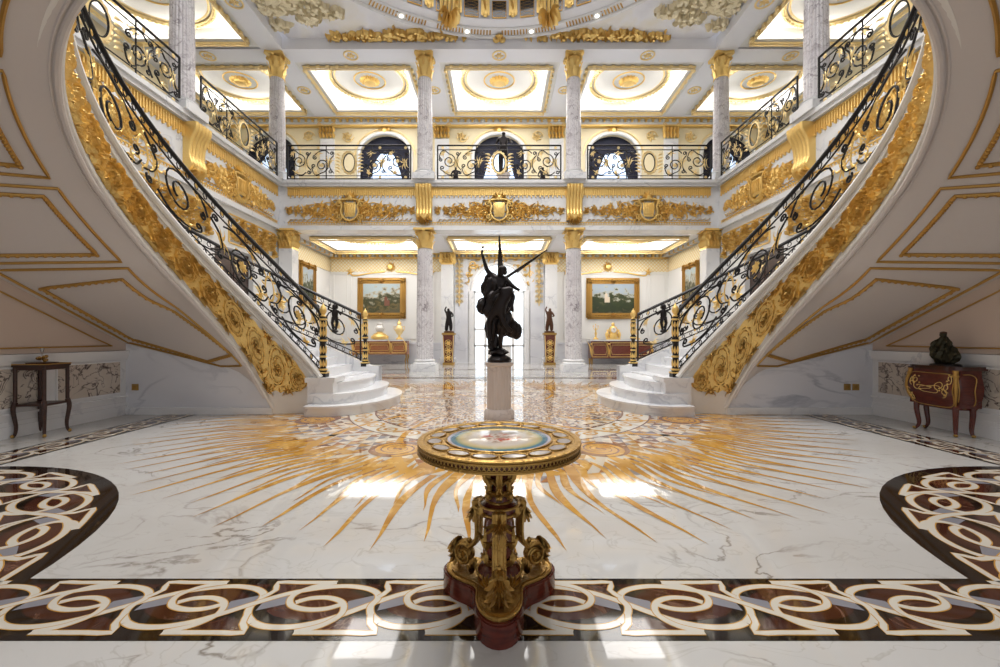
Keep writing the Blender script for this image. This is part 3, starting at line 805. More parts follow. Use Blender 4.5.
# ground floor back wall with arched doorway opening
def arched_wall(mb, x0, x1, z0, z1, y, th, openings, k=0):
    """openings: (cx, halfwidth, zsill, zspring, arch_rise)"""
    xs = sorted(set([x0, x1] + [c + s * h for c, h, *_ in openings for s in (-1, 1)]))
    for a, b in zip(xs[:-1], xs[1:]):
        op = next((o for o in openings if a >= o[0] - o[1] - 1e-6 and b <= o[0] + o[1] + 1e-6), None)
        if not op: mb.box(a, b, y, y + th, z0, z1, k); continue
        c, h, zs, zp, rise = op
        if zs > z0: mb.box(a, b, y, y + th, z0, zs, k)
        n = 20
        for i in range(n):
            a0 = pi - pi * i / n; a1 = pi - pi * (i + 1) / n
            p0 = (c + h * cos(a0), zp + rise * sin(a0)); p1 = (c + h * cos(a1), zp + rise * sin(a1))
            mb.add([(p0[0], y, p0[1]), (p1[0], y, p1[1]), (p1[0], y, z1), (p0[0], y, z1), (p0[0], y + th, p0[1]), (p1[0], y + th, p1[1])], [(0, 1, 2, 3), (0, 4, 5, 1)], k)
        for s in (-1, 1): mb.add([(c + s * h, y, zs), (c + s * h, y + th, zs), (c + s * h, y + th, zp), (c + s * h, y, zp)], [(0, 1, 2, 3)], k)
arched_wall(wb, -9, 9, 0, 7.0, YB, .4, [(0, 1.36, 0, 3.75, 1.36)], 0)
arched_wall(wb, -15, 15, 7.4, 13.3, YB, .4, [(c, 1.32, 7.4, 10.75, 1.10) for c in (-11.8, -5.9, 0, 5.9, 11.8)], 1)
struct(wb, 'wall_back', ['plaster', 'yellow'])
for sx in (-1, 1):
    nm = 'left' if sx < 0 else 'right'; mxx = 1 if sx < 0 else -1
    m_ = MB()
    # lower wall beneath the side gallery: dark doorway opening
    x = -8.75
    for a, b, z0, z1 in ((7.2, 12.6, 0, 5.62), (14.6, 16.3, 0, 5.62), (12.6, 14.6, 4.25, 5.62), (16.3, 21.2, 0, 7.0)): m_.box(x - .3, x, a, b, z0, z1, 0)
    tag(m_.build('wall_%s_aisle' % nm, ['plaster'], sx=mxx), kind='structure')
    m_ = MB(); m_.box(-14.6, -14.3, 2, 21.6, 7.4, 13.3); tag(m_.build('wall_%s_upper' % nm, 'yellow', sx=mxx), kind='structure')
    e = empty('bronze_door', label='dark panelled double door under the %s side gallery' % ('left' if sx < 0 else 'right'), cat='door', group='dark doors under the side galleries')
    for q in (0, 1):
        m_ = MB().box(-8.95, -8.90, 12.62 + q * .98, 13.58 + q * .98, 0, 4.2)
        for zz in (.3, 1.6, 2.9):
            m_.box(-8.90, -8.88, 12.75 + q * .98, 13.45 + q * .98, zz, zz + 1.1)
        lf = m_.build('door_leaf', 'dwood', e, sx=mxx)
        MB().tube([(-8.83, 13.5 + q * .16, 1.3), (-8.83, 13.5 + q * .16, 1.7)], .02, 6).build('door_handle', 'gold', lf, sx=mxx)
    # dark mirror-glass niche arches in the upper side wall
    # gallery slab and its white face
    g = MB()
    g.box(-14.3, -8.58, 2, 16.3, 7.29, 7.40, 0); g.box(-14.3, -8.72, 2, 16.3, 5.62, 7.29, 0)
    g.box(-14.3, -8.50, 2, 16.2, 7.40, 7.52, 0); g.box(-14.3, -8.62, 2, 16.2, 5.58, 5.75, 0)
    tag(g.build('trim_%s_gallery' % nm, 'white', sx=mxx), kind='structure')
g = MB()
g.box(-8.6, 8.6, 16.14, 21.4, 7.29, 7.40, 0); g.box(-8.72, 8.72, 16.28, 16.8, 5.62, 7.29, 0)
g.box(-8.5, 8.5, 16.06, 21.4, 7.40, 7.52, 0); g.box(-8.62, 8.62, 16.18, 16.85, 5.58, 5.75, 0)
g.box(-14.5, 14.5, 16.4, 21.4, 7.3, 7.4, 0)
struct(g, 'trim_back_gallery', 'white')

# running frieze of small upright gilt flutes + bead lines on each gallery face
def face_map(which):
    if which == 'back': return lambda u, v, h: (u, 16.28 - h, v)
    if which == 'left': return lambda u, v, h: (-8.72 + h, u, v)
    return lambda u, v, h: (8.72 - h, u, v)
def frieze(u0, u1, fm):
    mb = MB(); n = int((u1 - u0) / .085)
    for i in range(n):
        u = u0 + (u1 - u0) * (i + .5) / n; mb.stem([(u, 6.90 if i % 2 else 6.97), (u, 7.235)], .030, .06); mb.boss(u, 6.90 if i % 2 else 6.97, .03, .07, 6)
    mb.stem([(u0, 7.26), (u1, 7.26)], .03, .06); mb.add([(u0, 6.98, .012), (u1, 6.98, .012), (u1, 7.26, .012), (u0, 7.26, .012)], [(0, 1, 2, 3)])
    mb.stem([(u0, 5.90), (u1, 5.90)], .022, .03); mb.stem([(u0, 5.80), (u1, 5.80)], .012, .03)
    n = int((u1 - u0) / .10)
    for i in range(n): mb.boss(u0 + (u1 - u0) * (i + .5) / n, 5.85, .028, .03, 6)
    return mb.map(fm)
def foliage(mb, u, v, L, H, sg, seed):
    r = random.Random(seed)
    for i in range(7):
        t = i / 6; cx = u + sg * L * (.08 + .92 * t); hh = H * (1 - .68 * t)
        sgn = 1 if i % 2 else -1
        mb.stem(spiral(cx, v + sgn * hh * .10, hh * .34, hh * .08, pi * (0 if sg > 0 else 1), sg * sgn * 1.3), .022, .05)
        for q in range(20):
            a = 2 * pi * q / 9 + r.random()
            mb.leaf(cx + .05 * r.uniform(-1, 1), v + hh * r.uniform(-.25, .25), a, hh * r.uniform(.22, .36) + .04, .035 + .02 * (1 - t), .06, r.uniform(-.8, .8))
        mb.rosette(cx, v + sgn * hh * .1, hh * .16 + .03, .07)
def cartouche(L, seed=0, fm=None, u0=0):
    mb = MB(); v0 = 6.38
    for sg in (-1, 1): foliage(mb, u0 + sg * .38, v0 - .02, L * .5 - .45, 1.0, sg, seed + sg)
    # shield
    mb.grid(lambda i, j: (u0 + (i - .5) * .46 * (1 - .45 * max(0, .5 - j) ** 1.2), v0 - .28 + .56 * j, .10 + .05 * sin(pi * i) * sin(pi * j)), 8, 8)
    for q in range(5): mb.stem([(u0 + (q - 2) * .08, v0 - .18), (u0 + (q - 2) * .08, v0 + .22)], .018, .20)
    for q in range(18): mb.leaf(u0 + .30 * cos(q * pi / 9), v0 + .34 * sin(q * pi / 9), q * pi / 9 + .4, .26, .05, .13, .6)
    pts = [(u0 + x, v0 + y) for x, y in ((0, -.44), (-.22, -.34), (-.34, -.1), (-.30, .15), (-.38, .36), (0, .42), (.38, .36), (.30, .15), (.34, -.1), (.22, -.34), (0, -.44))]
    mb.stem(smooth(pts, 4), .045, .17)
    for sg in (-1, 1):
        mb.stem(spiral(u0 + sg * .46, v0 + .25, .16, .03, pi / 2, sg * 1.5), .035, .12); mb.stem(spiral(u0 + sg * .42, v0 - .28, .14, .03, -pi / 2, -sg * 1.5), .035, .12)
        for q in range(5): mb.leaf(u0 + sg * .38, v0 + (q - 2) * .15, (0 if sg > 0 else pi) + (q - 2) * .3 * sg, .30, .05, .11, .4)
    for q in range(7): mb.leaf(u0, v0 + .40, pi / 2 + (q - 3) * .38, .34, .07, .12, .1 * (q - 3))
    mb.boss(u0, v0 + .48, .12, .16)
    # thin leafy band along the foot
    for sg in (-1, 1):
        for i in range(26): mb.leaf(u0 + sg * (.12 + i * (L * .5 - .2) / 26), 5.99, (0 if sg > 0 else pi) + .35 * (1 if i % 2 else -1), .16, .03 * (1 - i / 40), .045)
    return mb.map(fm) if fm else mb
def bracket(u0, fm, name_label, H=1.35):
    e = empty('gilded_bracket', label=name_label, cat='bracket', group='gilt scrolled brackets on the gallery face')
    mb = MB()
    prof = smooth([(.10, 5.95), (.22, 6.15), (.16, 6.4), (.20, 6.8), (.34, 7.1), (.36, 7.3)], 6)
    for q in range(5):
        x = u0 + (q - 2) * .125; rr = .062
        for s in range(6):
            a0, a1 = pi * s / 6, pi * (s + 1) / 6
            vs = []
            for h, z in prof: vs += [(x - rr * cos(a0), z, h + rr * .7 * sin(a0)), (x - rr * cos(a1), z, h + rr * .7 * sin(a1))]
            mb.add(vs, [(2 * i, 2 * i + 1, 2 * i + 3, 2 * i + 2) for i in range(len(prof) - 1)])
    for s in (-1, 1):
        vs = [];
        for h, z in prof: vs += [(u0 + s * .31, z, 0), (u0 + s * .31, z, h)]
        mb.add(vs, [(2 * i, 2 * i + 1, 2 * i + 3, 2 * i + 2) for i in range(len(prof) - 1)])
    mb.map(fm).build('fluted_body', 'gold', e)
    mb = MB()
    for q in range(7): mb.leaf(u0, 6.12, -pi / 2 + (q - 3) * .36, .34, .07, .24, 0)
    mb.boss(u0, 6.1, .2, .26)
    mb.map(fm).build('acanthus_drop', 'gold', e)
    mb = MB()
    for s in (-1, 1):
        mb.stem(spiral(u0 + s * .2, 7.18, .14, .03, pi / 2, s * 1.4), .03, .42)
    mb.map(fm).build('volute', 'gold', e)

tag(frieze(-8.4, 8.4, face_map('back')).build('trim_back_frieze', 'gold'), kind='structure')
for i, u in enumerate((-5.9, 0, 5.9)):
    w_ = ('above the lakeside painting', 'above the arched door', 'above the painting of trees')[i]
    e = empty('gilded_relief', label='gilt shield and foliage relief on the far gallery face, ' + w_, cat='relief', group='gilt reliefs on the gallery faces')
    cartouche(5.0, i * 7, face_map('back'), u).build('shield_and_foliage', 'gold', e)
for u in (-2.96, 2.96): bracket(u, face_map('back'), 'gilt fluted bracket above the column ' + ('nearer the painting of trees' if u > 0 else 'nearer the lakeside painting'))
for sx in (-1, 1):
    nm = 'left' if sx < 0 else 'right'; fm = face_map(nm); sd = 'left' if sx < 0 else 'right'
    tag(frieze(4, 16.1, fm).build('trim_%s_frieze' % nm, 'gold'), kind='structure')
    for j, (u, L) in enumerate(((13.75, 4.1), (8.6, 4.3))):
        e = empty('gilded_relief', label='gilt shield relief on the %s gallery face, %s' % (sd, 'beside the far corner' if j == 0 else 'behind the stair railing'), cat='relief', group='gilt reliefs on the gallery faces')
        cartouche(L, 30 + j * 5, fm, u).build('shield_and_foliage', 'gold', e)
    bracket(11.6, fm, 'gilt fluted bracket under the column of the side gallery on the ' + sd)
    # rectangular gilt panel on the wall below the gallery
    for j, u in enumerate((14.6, 11.0)):
        e = empty('gilded_wall_panel', label='rectangular gilt scroll panel on the %s wall below the gallery, %s' % (sd, 'above the dark door' if j == 0 else 'behind the stair'), cat='relief', group='gilt scroll panels on the side walls')
        pn = MB()
        for v in (4.42, 5.35): pn.stem([(u - 1.35, v), (u + 1.35, v)], .03, .05)
        for q in (-1, 1): pn.stem([(u + q * 1.35, 4.42), (u + q * 1.35, 5.35)], .03, .05)
        pn.map(lambda a, b, c, sx=sx: (sx * (8.75 - c), a, b)).build('frame', 'gold', e)
        rinceau(2.6, .8, .65, 9 + j).map(lambda a, b, c, sx=sx, u=u: (sx * (8.75 - c * 2), u - 1.3 + a, 4.48 + b)).build('scrollwork', 'gold', e)

# upper railings of the galleries
def gallery_rail(u0, u1, fm, label, dark_frame=False):
    e = empty('gallery_balustrade', label=label, cat='railing', group='scrolled iron balustrades round the gallery')
    L = u1 - u0; H = 1.36; mb = MB()
    def R(p, q, r): mb.tube([fm(u0 + a, 7.52 + b, 0) for a, b in (p, q)], r, 6)
    for v, r in ((H, .034), (H - .17, .018), (.05, .024), (.17, .016)): R((0, v), (L, v), r)
    for u in (0, L): R((u, 0), (u, H), .03)
    for u in (L * .5 - .9, L * .5 + .9): R((u, .0), (u, H), .018)
    mb.build('frame', 'iron', e)
    lines, gl = [], MB(); H2 = H - .34; W = (L / 2 - .55)
    for s0 in (0, L / 2 + .55):
        for q in (0, 1): rail_unit(lines, gl, s0 + .04 + q * (W - .08) / 2, (W - .08) / 2, H2, 1 if (s0 > 0) == (q == 0) else -1)
    mb = MB()
    for a in lines: mb.tube([fm(u0 + p[0], 7.52 + .17 + p[1], 0) for p in a], .021, 5)
    mb.tube([fm(u0 + p[0], 7.52 + .17 + p[1], 0) for p in arc(L / 2, H2 / 2, .22, .36, 0, 2 * pi, 24)[:-1]], .022, 6, closed=True)
    mb.build('scrolled_ironwork', 'iron', e)
    gl.stem(arc(L / 2, H2 / 2, .26, .40, 0, 2 * pi, 26), .035, .04)
    for q in range(16):
        a = 2 * pi * q / 16; gl.leaf(L / 2 + .28 * cos(a), H2 / 2 + .42 * sin(a), a + 1.25, .17, .045, .04, .5)
    for s in (-1, 1):
        for q in range(6): gl.leaf(L / 2 + s * .34, H2 * (.12 + .13 * q), pi / 2 - s * .9, .24, .045, .04, -s * .4)
    for u in (.2, L * .25, L * .75, L - .2): gl.boss(u, H2 + .08, .06, .04); gl.boss(u, -.06, .06, .04)
    two_sided(gl).map(lambda u, v, h: fm(u0 + u, 7.69 + v, h * .45)).build('gilt_leaves', 'palegold', e)
bm = lambda u, v, h: (u, 16.12 - h, v)
for i, c in enumerate((-5.9, 0, 5.9)):
    gallery_rail(c - 2.42, c + 2.42, bm, 'black and gilt scrolled balustrade on the far gallery, ' + ('above the lakeside painting', 'middle span above the arched door', 'above the painting of trees')[i])
for sx in (-1, 1):
    sd = 'left' if sx < 0 else 'right'
    fm = (lambda u, v, h: (-8.62 + h, u, v)) if sx < 0 else (lambda u, v, h: (8.62 - h, u, v))
    gallery_rail(11.85, 15.9, fm, 'balustrade of the %s side gallery between its two marble columns' % sd)
    gallery_rail(6.6, 11.05, fm, 'balustrade of the %s side gallery seen over the stair railing' % sd)

# ------------------------------------------------------------------ coffered ceilings
def coffer(cx, cy, wx, wy, z, rise, label, group, low=False):
    e = empty('ceiling_coffer', (cx, cy, z), label=label, cat='ceiling coffer', group=group)
    m_ = MB()     # stepped recess
    def ringr(a, za, b, zb, k=0):
        A = [(-a[0], -a[1], za), (a[0], -a[1], za), (a[0], a[1], za), (-a[0], a[1], za)]; B_ = [(-b[0], -b[1], zb), (b[0], -b[1], zb), (b[0], b[1], zb), (-b[0], b[1], zb)]
        m_.add(A + B_, [(i, (i + 1) % 4, 4 + (i + 1) % 4, 4 + i) for i in range(4)], k)
    hx, hy = wx / 2, wy / 2; i1 = (hx - .30, hy - .30); i2 = (hx - .50, hy - .50)
    ringr((hx, hy), 0, (hx - .02, hy - .02), .02); ringr((hx - .02, hy - .02), .02, i1, .04); ringr(i1, .04, i1, rise)
    m_.add([(-i1[0], -i1[1], rise), (i1[0], -i1[1], rise), (i1[0], i1[1], rise), (-i1[0], i1[1], rise)], [(0, 1, 2, 3)])
    m_.build('recess', 'plaster', e)
    c, lg_ = MB(), MB(); q0, q1 = (i1[0] - .13, i1[1] - .13), (i1[0] - .02, i1[1] - .02)
    for x0, x1, y0, y1 in ((-i1[0], i1[0], -i1[1], -q0[1]), (-i1[0], i1[0], q0[1], i1[1]), (-i1[0], -q0[0], -q0[1], q0[1]), (q0[0], i1[0], -q0[1], q0[1])):
        lg_.box(x0, x1, y0, y1, .0, .04)
        c.add([(x0 + .01, y0 + .01, .045), (x1 - .01, y0 + .01, .045), (x1 - .01, y1 - .01, .045), (x0 + .01, y1 - .01, .045)], [(0, 1, 2, 3)])
    lg_.build('cove_ledge', 'plaster', e)
    c.build('cove_light', 'cove', e)
    g = MB()     # gilt cornice with leaf blocks round the opening
    for q, (zz, off, r) in enumerate(((-.02, .03, .05), (-.10, -.05, .035), (-.22, -.13, .03))):
        a, b = hx - .28 + off * -1, hy - .28 + off * -1
        a, b = hx - .27 - (.0 if q == 0 else off * -.0), hy - .27
        g.tube([(-a, -b, zz + .04 * q), (a, -b, zz + .04 * q), (a, b, zz + .04 * q), (-a, b, zz + .04 * q)], r, 6, closed=True)
    nx, ny = int(wx / .42), int(wy / .42)
    for i in range(nx):
        x = -hx + .3 + (wx - .6) * (i + .5) / nx
        for s in (-1, 1): g.box(x - .07, x + .07, s * (hy - .22) - .05, s * (hy - .22) + .05, -.10, .0)
    for i in range(ny):
        y = -hy + .3 + (wy - .6) * (i + .5) / ny
        for s in (-1, 1): g.box(s * (hx - .22) - .05, s * (hx - .22) + .05, y - .07, y + .07, -.10, .0)
    g.build('gilt_cornice', 'palegold', e)
    r = min(i2[0], i2[1]) * 1.04; rx = r * (1.1 if not low else 1.3)
    g = MB()
    def ell(rr, zz, n=48): return [(rx / r * rr * cos(2 * pi * i / n), rr * sin(2 * pi * i / n), zz) for i in range(n)]
    g.tube(ell(r, rise - .05), .10, 6, closed=True); g.tube(ell(r - .17, rise - .03), .045, 6, closed=True); 
    for p in ell(r, rise - .14, 56): g.ball(p, .06, 6, 4)
    g.build('gilt_ring_moulding', 'palegold', e)
    d = MB()    # shallow dome inside the ring
    ring_ = [(r * .93 * cos(a), .0 + .55 * (r * .3) * sin(a)) for a in [pi / 2 * i / 8 for i in range(9)]]
    n = 48; vs = []
    for rr, zz in ring_: vs += [(rx / r * max(.01, rr) * cos(2 * pi * i / n), max(.01, rr) * sin(2 * pi * i / n), rise - .03 + zz * .0 - .02) for i in range(n)]
    d.add(vs, [(j * n + i, j * n + (i + 1) % n, (j + 1) * n + (i + 1) % n, (j + 1) * n + i) for j in range(8) for i in range(n)])
    d.build('dome_panel', 'plaster', e)
    g = MB()
    up = MB().rosette(0, 0, r * .26, .10, 16).boss(0, 0, r * .20, .20, 16)
    g.merge(up.map(lambda u, v, h: (u * rx / r, v, rise - .05 - h)))
    g.tube(ell(r * .40, rise - .06, 32), .035, 6, closed=True)
    g.build('gilt_rosette', 'gold', e)
    return e
ZU, ZL = 12.55, 5.62
names = ('over the far gallery, in the left corner', 'over the gallery above the lakeside painting', 'above the middle of the far gallery', 'over the gallery above the painting of trees', 'over the far gallery, in the right corner')
for i, cx in enumerate((-11.8, -5.9, 0, 5.9, 11.8)):
    coffer(cx, 18.7, 4.95, 4.0, ZU, .55, 'white coffer with gilt ring ' + names[i], 'upper ceiling coffers')
for sx in (-1, 1):
    sd = 'left' if sx < 0 else 'right'
    for j, cy in enumerate((13.75, 8.6)):
        coffer(sx * 11.7, cy, 4.9, 4.2, ZU, .55, 'white coffer with gilt ring over the %s gallery, %s' % (sd, ('next to the far corner', 'above the stair top')[j]), 'upper ceiling coffers')
for i, cx in enumerate((-5.9, 0, 5.9)):
    coffer(cx, 18.9, 4.9, 3.3, ZL, .42, 'ground-floor aisle ceiling coffer with lit cove ' + ('above the lakeside painting', 'above the arched door', 'above the painting of trees')[i], 'ground-floor ceiling coffers', low=True)
c = MB()
# slab bodies round coffers (beams)
def beam(x0, x1, y0, y1, z0, z1): c.box(x0, x1, y0, y1, z0, z1, 0)
beam(-14.6, 14.6, 15.95, 16.72, ZU, ZU + .45); beam(-14.6, 14.6, 20.68, 21.4, ZU, ZU + 1)
for x in (-14.45, -8.85, -2.95, 2.95, 8.85, 14.45): beam(x - .48, x + .48, 16.72, 20.68, ZU, ZU + .7)
for sx in (-1, 1):
    x0, x1 = sorted((sx * 8.45, sx * 9.27)); beam(x0, x1, -2, 15.95, ZU, ZU + .45)
    x0, x1 = sorted((sx * 14.0, sx * 14.6)); beam(x0, x1, 2, 15.95, ZU, ZU + .7)
    x0, x1 = sorted((sx * 9.27, sx * 14.0))
    for y in (11.2, 6.3): beam(x0, x1, y - .5, y + .5, ZU, ZU + .7)
    beam(x0, x1, 2, 5.8, ZU, ZU + .5)
beam(-14.6, 14.6, 16.2, 21.4, ZU + .62, ZU + .9)
for sx in (-1, 1):
    x0, x1 = sorted((sx * 8.9, sx * 14.6)); beam(x0, x1, 2, 16.5, ZU + .62, ZU + .9)
# lower aisle ceiling
for x in (-8.6, -2.95, 2.95, 8.6): beam(x - .52, x + .52, 17.28, 20.52, ZL, ZL + .5)
beam(-8.8, 8.8, 16.5, 17.28, ZL, ZL + .5); beam(-8.8, 8.8, 20.52, 21.2, ZL, ZL + .5); beam(-8.8, 8.8, 16.5, 21.2, ZL + .5, ZL + .7)
struct(c, 'ceiling_beams', 'ceil')
# round bosses on the beams
for i, (x, y) in enumerate(((-8.85, 18.6), (-2.95, 18.6), (2.95, 18.6), (8.85, 18.6), (-5.9, 16.3), (0, 16.3), (5.9, 16.3), (-8.86, 13.7), (8.86, 13.7), (-11.6, 16.33), (11.6, 16.33))):
    m_ = MB().tube([(x + .26 * cos(a), y + .26 * sin(a), ZU - .01) for a in [2 * pi * q / 20 for q in range(20)]], .035, 6, closed=True)
    m_.merge(MB().rosette(0, 0, .17, .05, 6).map(lambda u, v, h: (x + u, y + v, ZU - h)))
    tag(m_.build('gilded_boss', 'palegold'), 'small round gilt boss under the ' + ('cross beam at the left corner', 'cross beam left of the middle coffer', 'cross beam right of the middle coffer', 'cross beam at the right corner', 'far beam, left of the middle', 'far beam, at its middle', 'far beam, right of the middle', 'left side beam', 'right side beam', 'far beam, at its left end', 'far beam, at its right end')[i], 'ceiling boss', 'round bosses under the ceiling beams')

ORD = ['', 'first', 'second', 'third', 'fourth', 'fifth', 'sixth', 'seventh', 'eighth', 'ninth', 'tenth', 'eleventh', 'twelfth', 'thirteenth']
def nth(k):    # k counted anticlockwise from the middle of the far side
    return 'at the very middle' if k == 0 else '%s one %s of the middle' % (ORD[abs(k)], 'left' if k > 0 else 'right')
# main ceiling with the open drum of the dome
CR = 8.0; ZC = ZU + .42; cyd = 7.85
m_ = MB()
n = 96
def sq(a):   # rectangle boundary point in direction a
    dx, dy = cos(a), sin(a); k = min((8.5 / abs(dx)) if abs(dx) > 1e-6 else 1e9, ((16.0 - cyd) / dy if dy > 1e-6 else (cyd + 2) / -dy if dy < -1e-6 else 1e9)); return (k * dx, cyd + k * dy)
vs = []
for i in range(n):
    a = 2 * pi * i / n; vs += [(CR * cos(a), cyd + CR * sin(a), ZC), (*sq(a), ZC)]
m_.add(vs, [(2 * i, 2 * ((i + 1) % n), 2 * ((i + 1) % n) + 1, 2 * i + 1) for i in range(n)], 0)
RD = 7.15
m_.lathe([(RD, .0), (RD, 3.0)], (0, cyd, ZC), 96, 1)
m_.f = [f for f in m_.f if len(f) < 90]; m_.m = m_.m[:len(m_.f)]
vs = []
for i in range(n):
    a = 2 * pi * i / n; vs += [(RD * cos(a), cyd + RD * sin(a), ZC), (CR * cos(a), cyd + CR * sin(a), ZC)]
m_.add(vs, [(2 * i, 2 * ((i + 1) % n), 2 * ((i + 1) % n) + 1, 2 * i + 1) for i in range(n)], 1)
m_.lathe([(RD, 3.0), (6, 5), (3.5, 6.3), (.01, 6.8)], (0, cyd, ZC), 64, 1)
struct(m_, 'ceiling', ['clouds', 'ceil'])
# moulded ring round the oculus
dr = MB()
def circ(r, z, n=96): return [(r * cos(2 * pi * i / n), cyd + r * sin(2 * pi * i / n), z) for i in range(n)]
dr.tube(circ(CR, ZC - .02), .07, 8, closed=True); dr.tube(circ(CR - .42, ZC - .02), .05, 8, closed=True)
struct(dr, 'trim_dome_ring', 'white')
gr = MB()
for i in range(420):
    a = 2 * pi * i / 420
    if (i % 21) < 3: continue
    r0, r1 = CR - .10, CR - .36; da = .0032
    gr.add([(r * cos(a + s * da), cyd + r * sin(a + s * da), ZC - .03) for r, s in ((r0, -1), (r0, 1), (r1, 1), (r1, -1))], [(0, 1, 2, 3)])
struct(gr, 'trim_dome_grille', 'dgold')
for i in range(20):
    a = 2 * pi * (i + .5) / 20; x, y = (CR - .23) * cos(a), cyd + (CR - .23) * sin(a)
    if y < 11: continue
    e = empty('downlight', (x, y, ZC - .02), label='small square lit downlight in the dome ring, ' + nth(i - 4 if i > 4 else i - 5), cat='downlight', group='downlights in the dome ring')
    MB().box(-.15, .15, -.15, .15, -.03, 0).build('housing', 'plaster', e)
    MB().lathe([(.07, -.045), (.07, -.03)], n=16).build('lens', 'spot', e)
# drum: gilt pilasters with dark pierced grilles between, and big gilt brackets
for i in range(44):
    a = 2 * pi * i / 44 + pi / 2
    x, y = cos(a), sin(a)
    if y < .45: continue
    big = False
    fmd = lambda u, v, h, x=x, y=y: ((RD - .03 - h) * x - u * -y, cyd + (RD - .03 - h) * y + u * -x, ZC + v)
    e = empty('drum_grille', label='dark square pierced grille in the dome drum, ' + nth(i if i < 22 else i - 44), cat='grille', group='grilles in the dome drum')
    m_ = MB()
    m_.add([(-.25, .02, .02), (.25, .02, .02), (.25, .62, .02), (-.25, .62, .02)], [(0, 1, 2, 3)]); m_.map(fmd).build('dark_panel', 'darkglass', e)
    m_ = MB()
    for q in range(5):
        t = .02 + .6 * (q + .5) / 5; m_.stem([(-.25, t - .06), (.25, t + .06)], .004, .03); m_.stem([(-.25, t + .06), (.25, t - .06)], .004, .03)
    m_.stem([(-.25, .02), (.25, .02), (.25, .62), (-.25, .62), (-.25, .02)], .016, .05)
    m_.map(fmd).build('lattice', 'dgold', e)
    a2 = a + pi / 44; x, y = cos(a2), sin(a2)
    fmd2 = lambda u, v, h, x=x, y=y: ((RD - .03 - h) * x - u * -y, cyd + (RD - .03 - h) * y + u * -x, ZC + v)
    m_ = MB()
    m_.add([(-.14, .06, .07), (.14, .06, .07), (.14, 1.1, .07), (-.14, 1.1, .07)], [(0, 1, 2, 3)])
    m_.leaf(0, .2, pi / 2, .6, .09, .14); m_.boss(0, .14, .11, .14); m_.stem([(-.14, .06), (-.14, 1.1)], .02, .11); m_.stem([(.14, .06), (.14, 1.1)], .02, .11)
    tag(m_.map(fmd2).build('gilded_drum_pilaster', 'gold'), 'small gilt pilaster in the dome drum, ' + nth(i + 1 if i < 22 else i - 44), 'pilaster', 'pilasters of the dome drum')
for a in (radians(90 - 14.5), radians(90 + 14.5), radians(90 - 42), radians(90 + 42)):
    x, y = cos(a), sin(a)
    fmd = lambda u, v, h, x=x, y=y: ((RD + .35 - h) * x - u * -y, cyd + (RD + .35 - h) * y + u * -x, ZC + v)
    m_ = MB()
    for q in range(5):
        m_.tube([((q - 2) * .15, -.02 + t * 1.5, .35 + .12 * sin(t * 4)) for t in [j / 8 for j in range(9)]], .07, 6)
    for q in range(7): m_.leaf(0, .1, -pi / 2 + (q - 3) * .5, .42, .1, .5)
    w_ = 'small' 
    far = abs(a - pi / 2) < .4
    tag(m_.map(fmd).build('gilded_dome_bracket', 'gold'), 'large gilt bracket at the foot of the dome, ' + ('inner' if far else 'outer') + ' one on the ' + ('right' if a < pi / 2 else 'left'), 'bracket', 'dome brackets')
e = MB()
for s in (-1, 1): e.merge(MB().stem(spiral(s * .13, 0, .14, .03, pi / 2, s * 1.3), .05, .15).map(lambda u, v, h: (u, 15.92 - h, ZU + .35 + v)))
e.merge(MB().rosette(0, 0, .16, .2, 6).map(lambda u, v, h: (u, 15.9 - h, ZU + .35 + v)))
tag(e.build('gilded_keystone', 'gold'), 'small gilt scrolled keystone on the beam at the middle of the far gallery', 'keystone')
# gilt cloud-and-leaf masses in the ceiling corners
def ceiling_mass(seed, pts, label, mt):
    r = random.Random(seed); m_ = MB()
    for (x, y, R, n_) in pts:
        for i in range(n_):
            a = r.random() * 2 * pi; d = R * sqrt(r.random()); u, v = x + d * cos(a) * 1.3, y + d * sin(a) * .7
            if hypot(u, v - cyd) < CR + .1 or v > 15.9 or abs(u) > 8.4: continue
            m_.leaf(u, v, r.random() * 6.28, r.uniform(.12, .26), .045, .14, r.uniform(-1, 1)); 
            if r.random() < .3: m_.boss(u, v, .09, .2, 6)
    tag(m_.map(lambda u, v, h: (u, v, ZC - h)).build('gilded_ceiling_relief', mt), label, 'relief', 'gilt leaf masses on the ceiling')
for sx in (-1, 1):
    sd = 'left' if sx < 0 else 'right'
    ceiling_mass(5 + sx, [(sx * 8.0, 14.2, .6, 300), (sx * 7.4, 13.7, .65, 280), (sx * 6.9, 14.9, .3, 90), (sx * 8.2, 13.0, .5, 100), (sx * 6.7, 14.25, .5, 120), (sx * 8.2, 15.2, .3, 60), (sx * 6.0, 14.6, .3, 60)], 'pale gilt leaf mass filling the %s far corner of the ceiling' % sd, 'cloudgold')
    ceiling_mass(15 + sx, [(sx * 6.1, 15.85, .35, 60), (sx * 5.0, 15.8, .4, 110), (sx * 4.0, 15.75, .4, 110), (sx * 3.2, 15.75, .35, 90), (sx * 2.2, 15.85, .4, 60), (sx * 1.2, 15.9, .3, 30)], 'gilt leaf edging between the dome ring and far beam, %s half' % sd, 'gold')

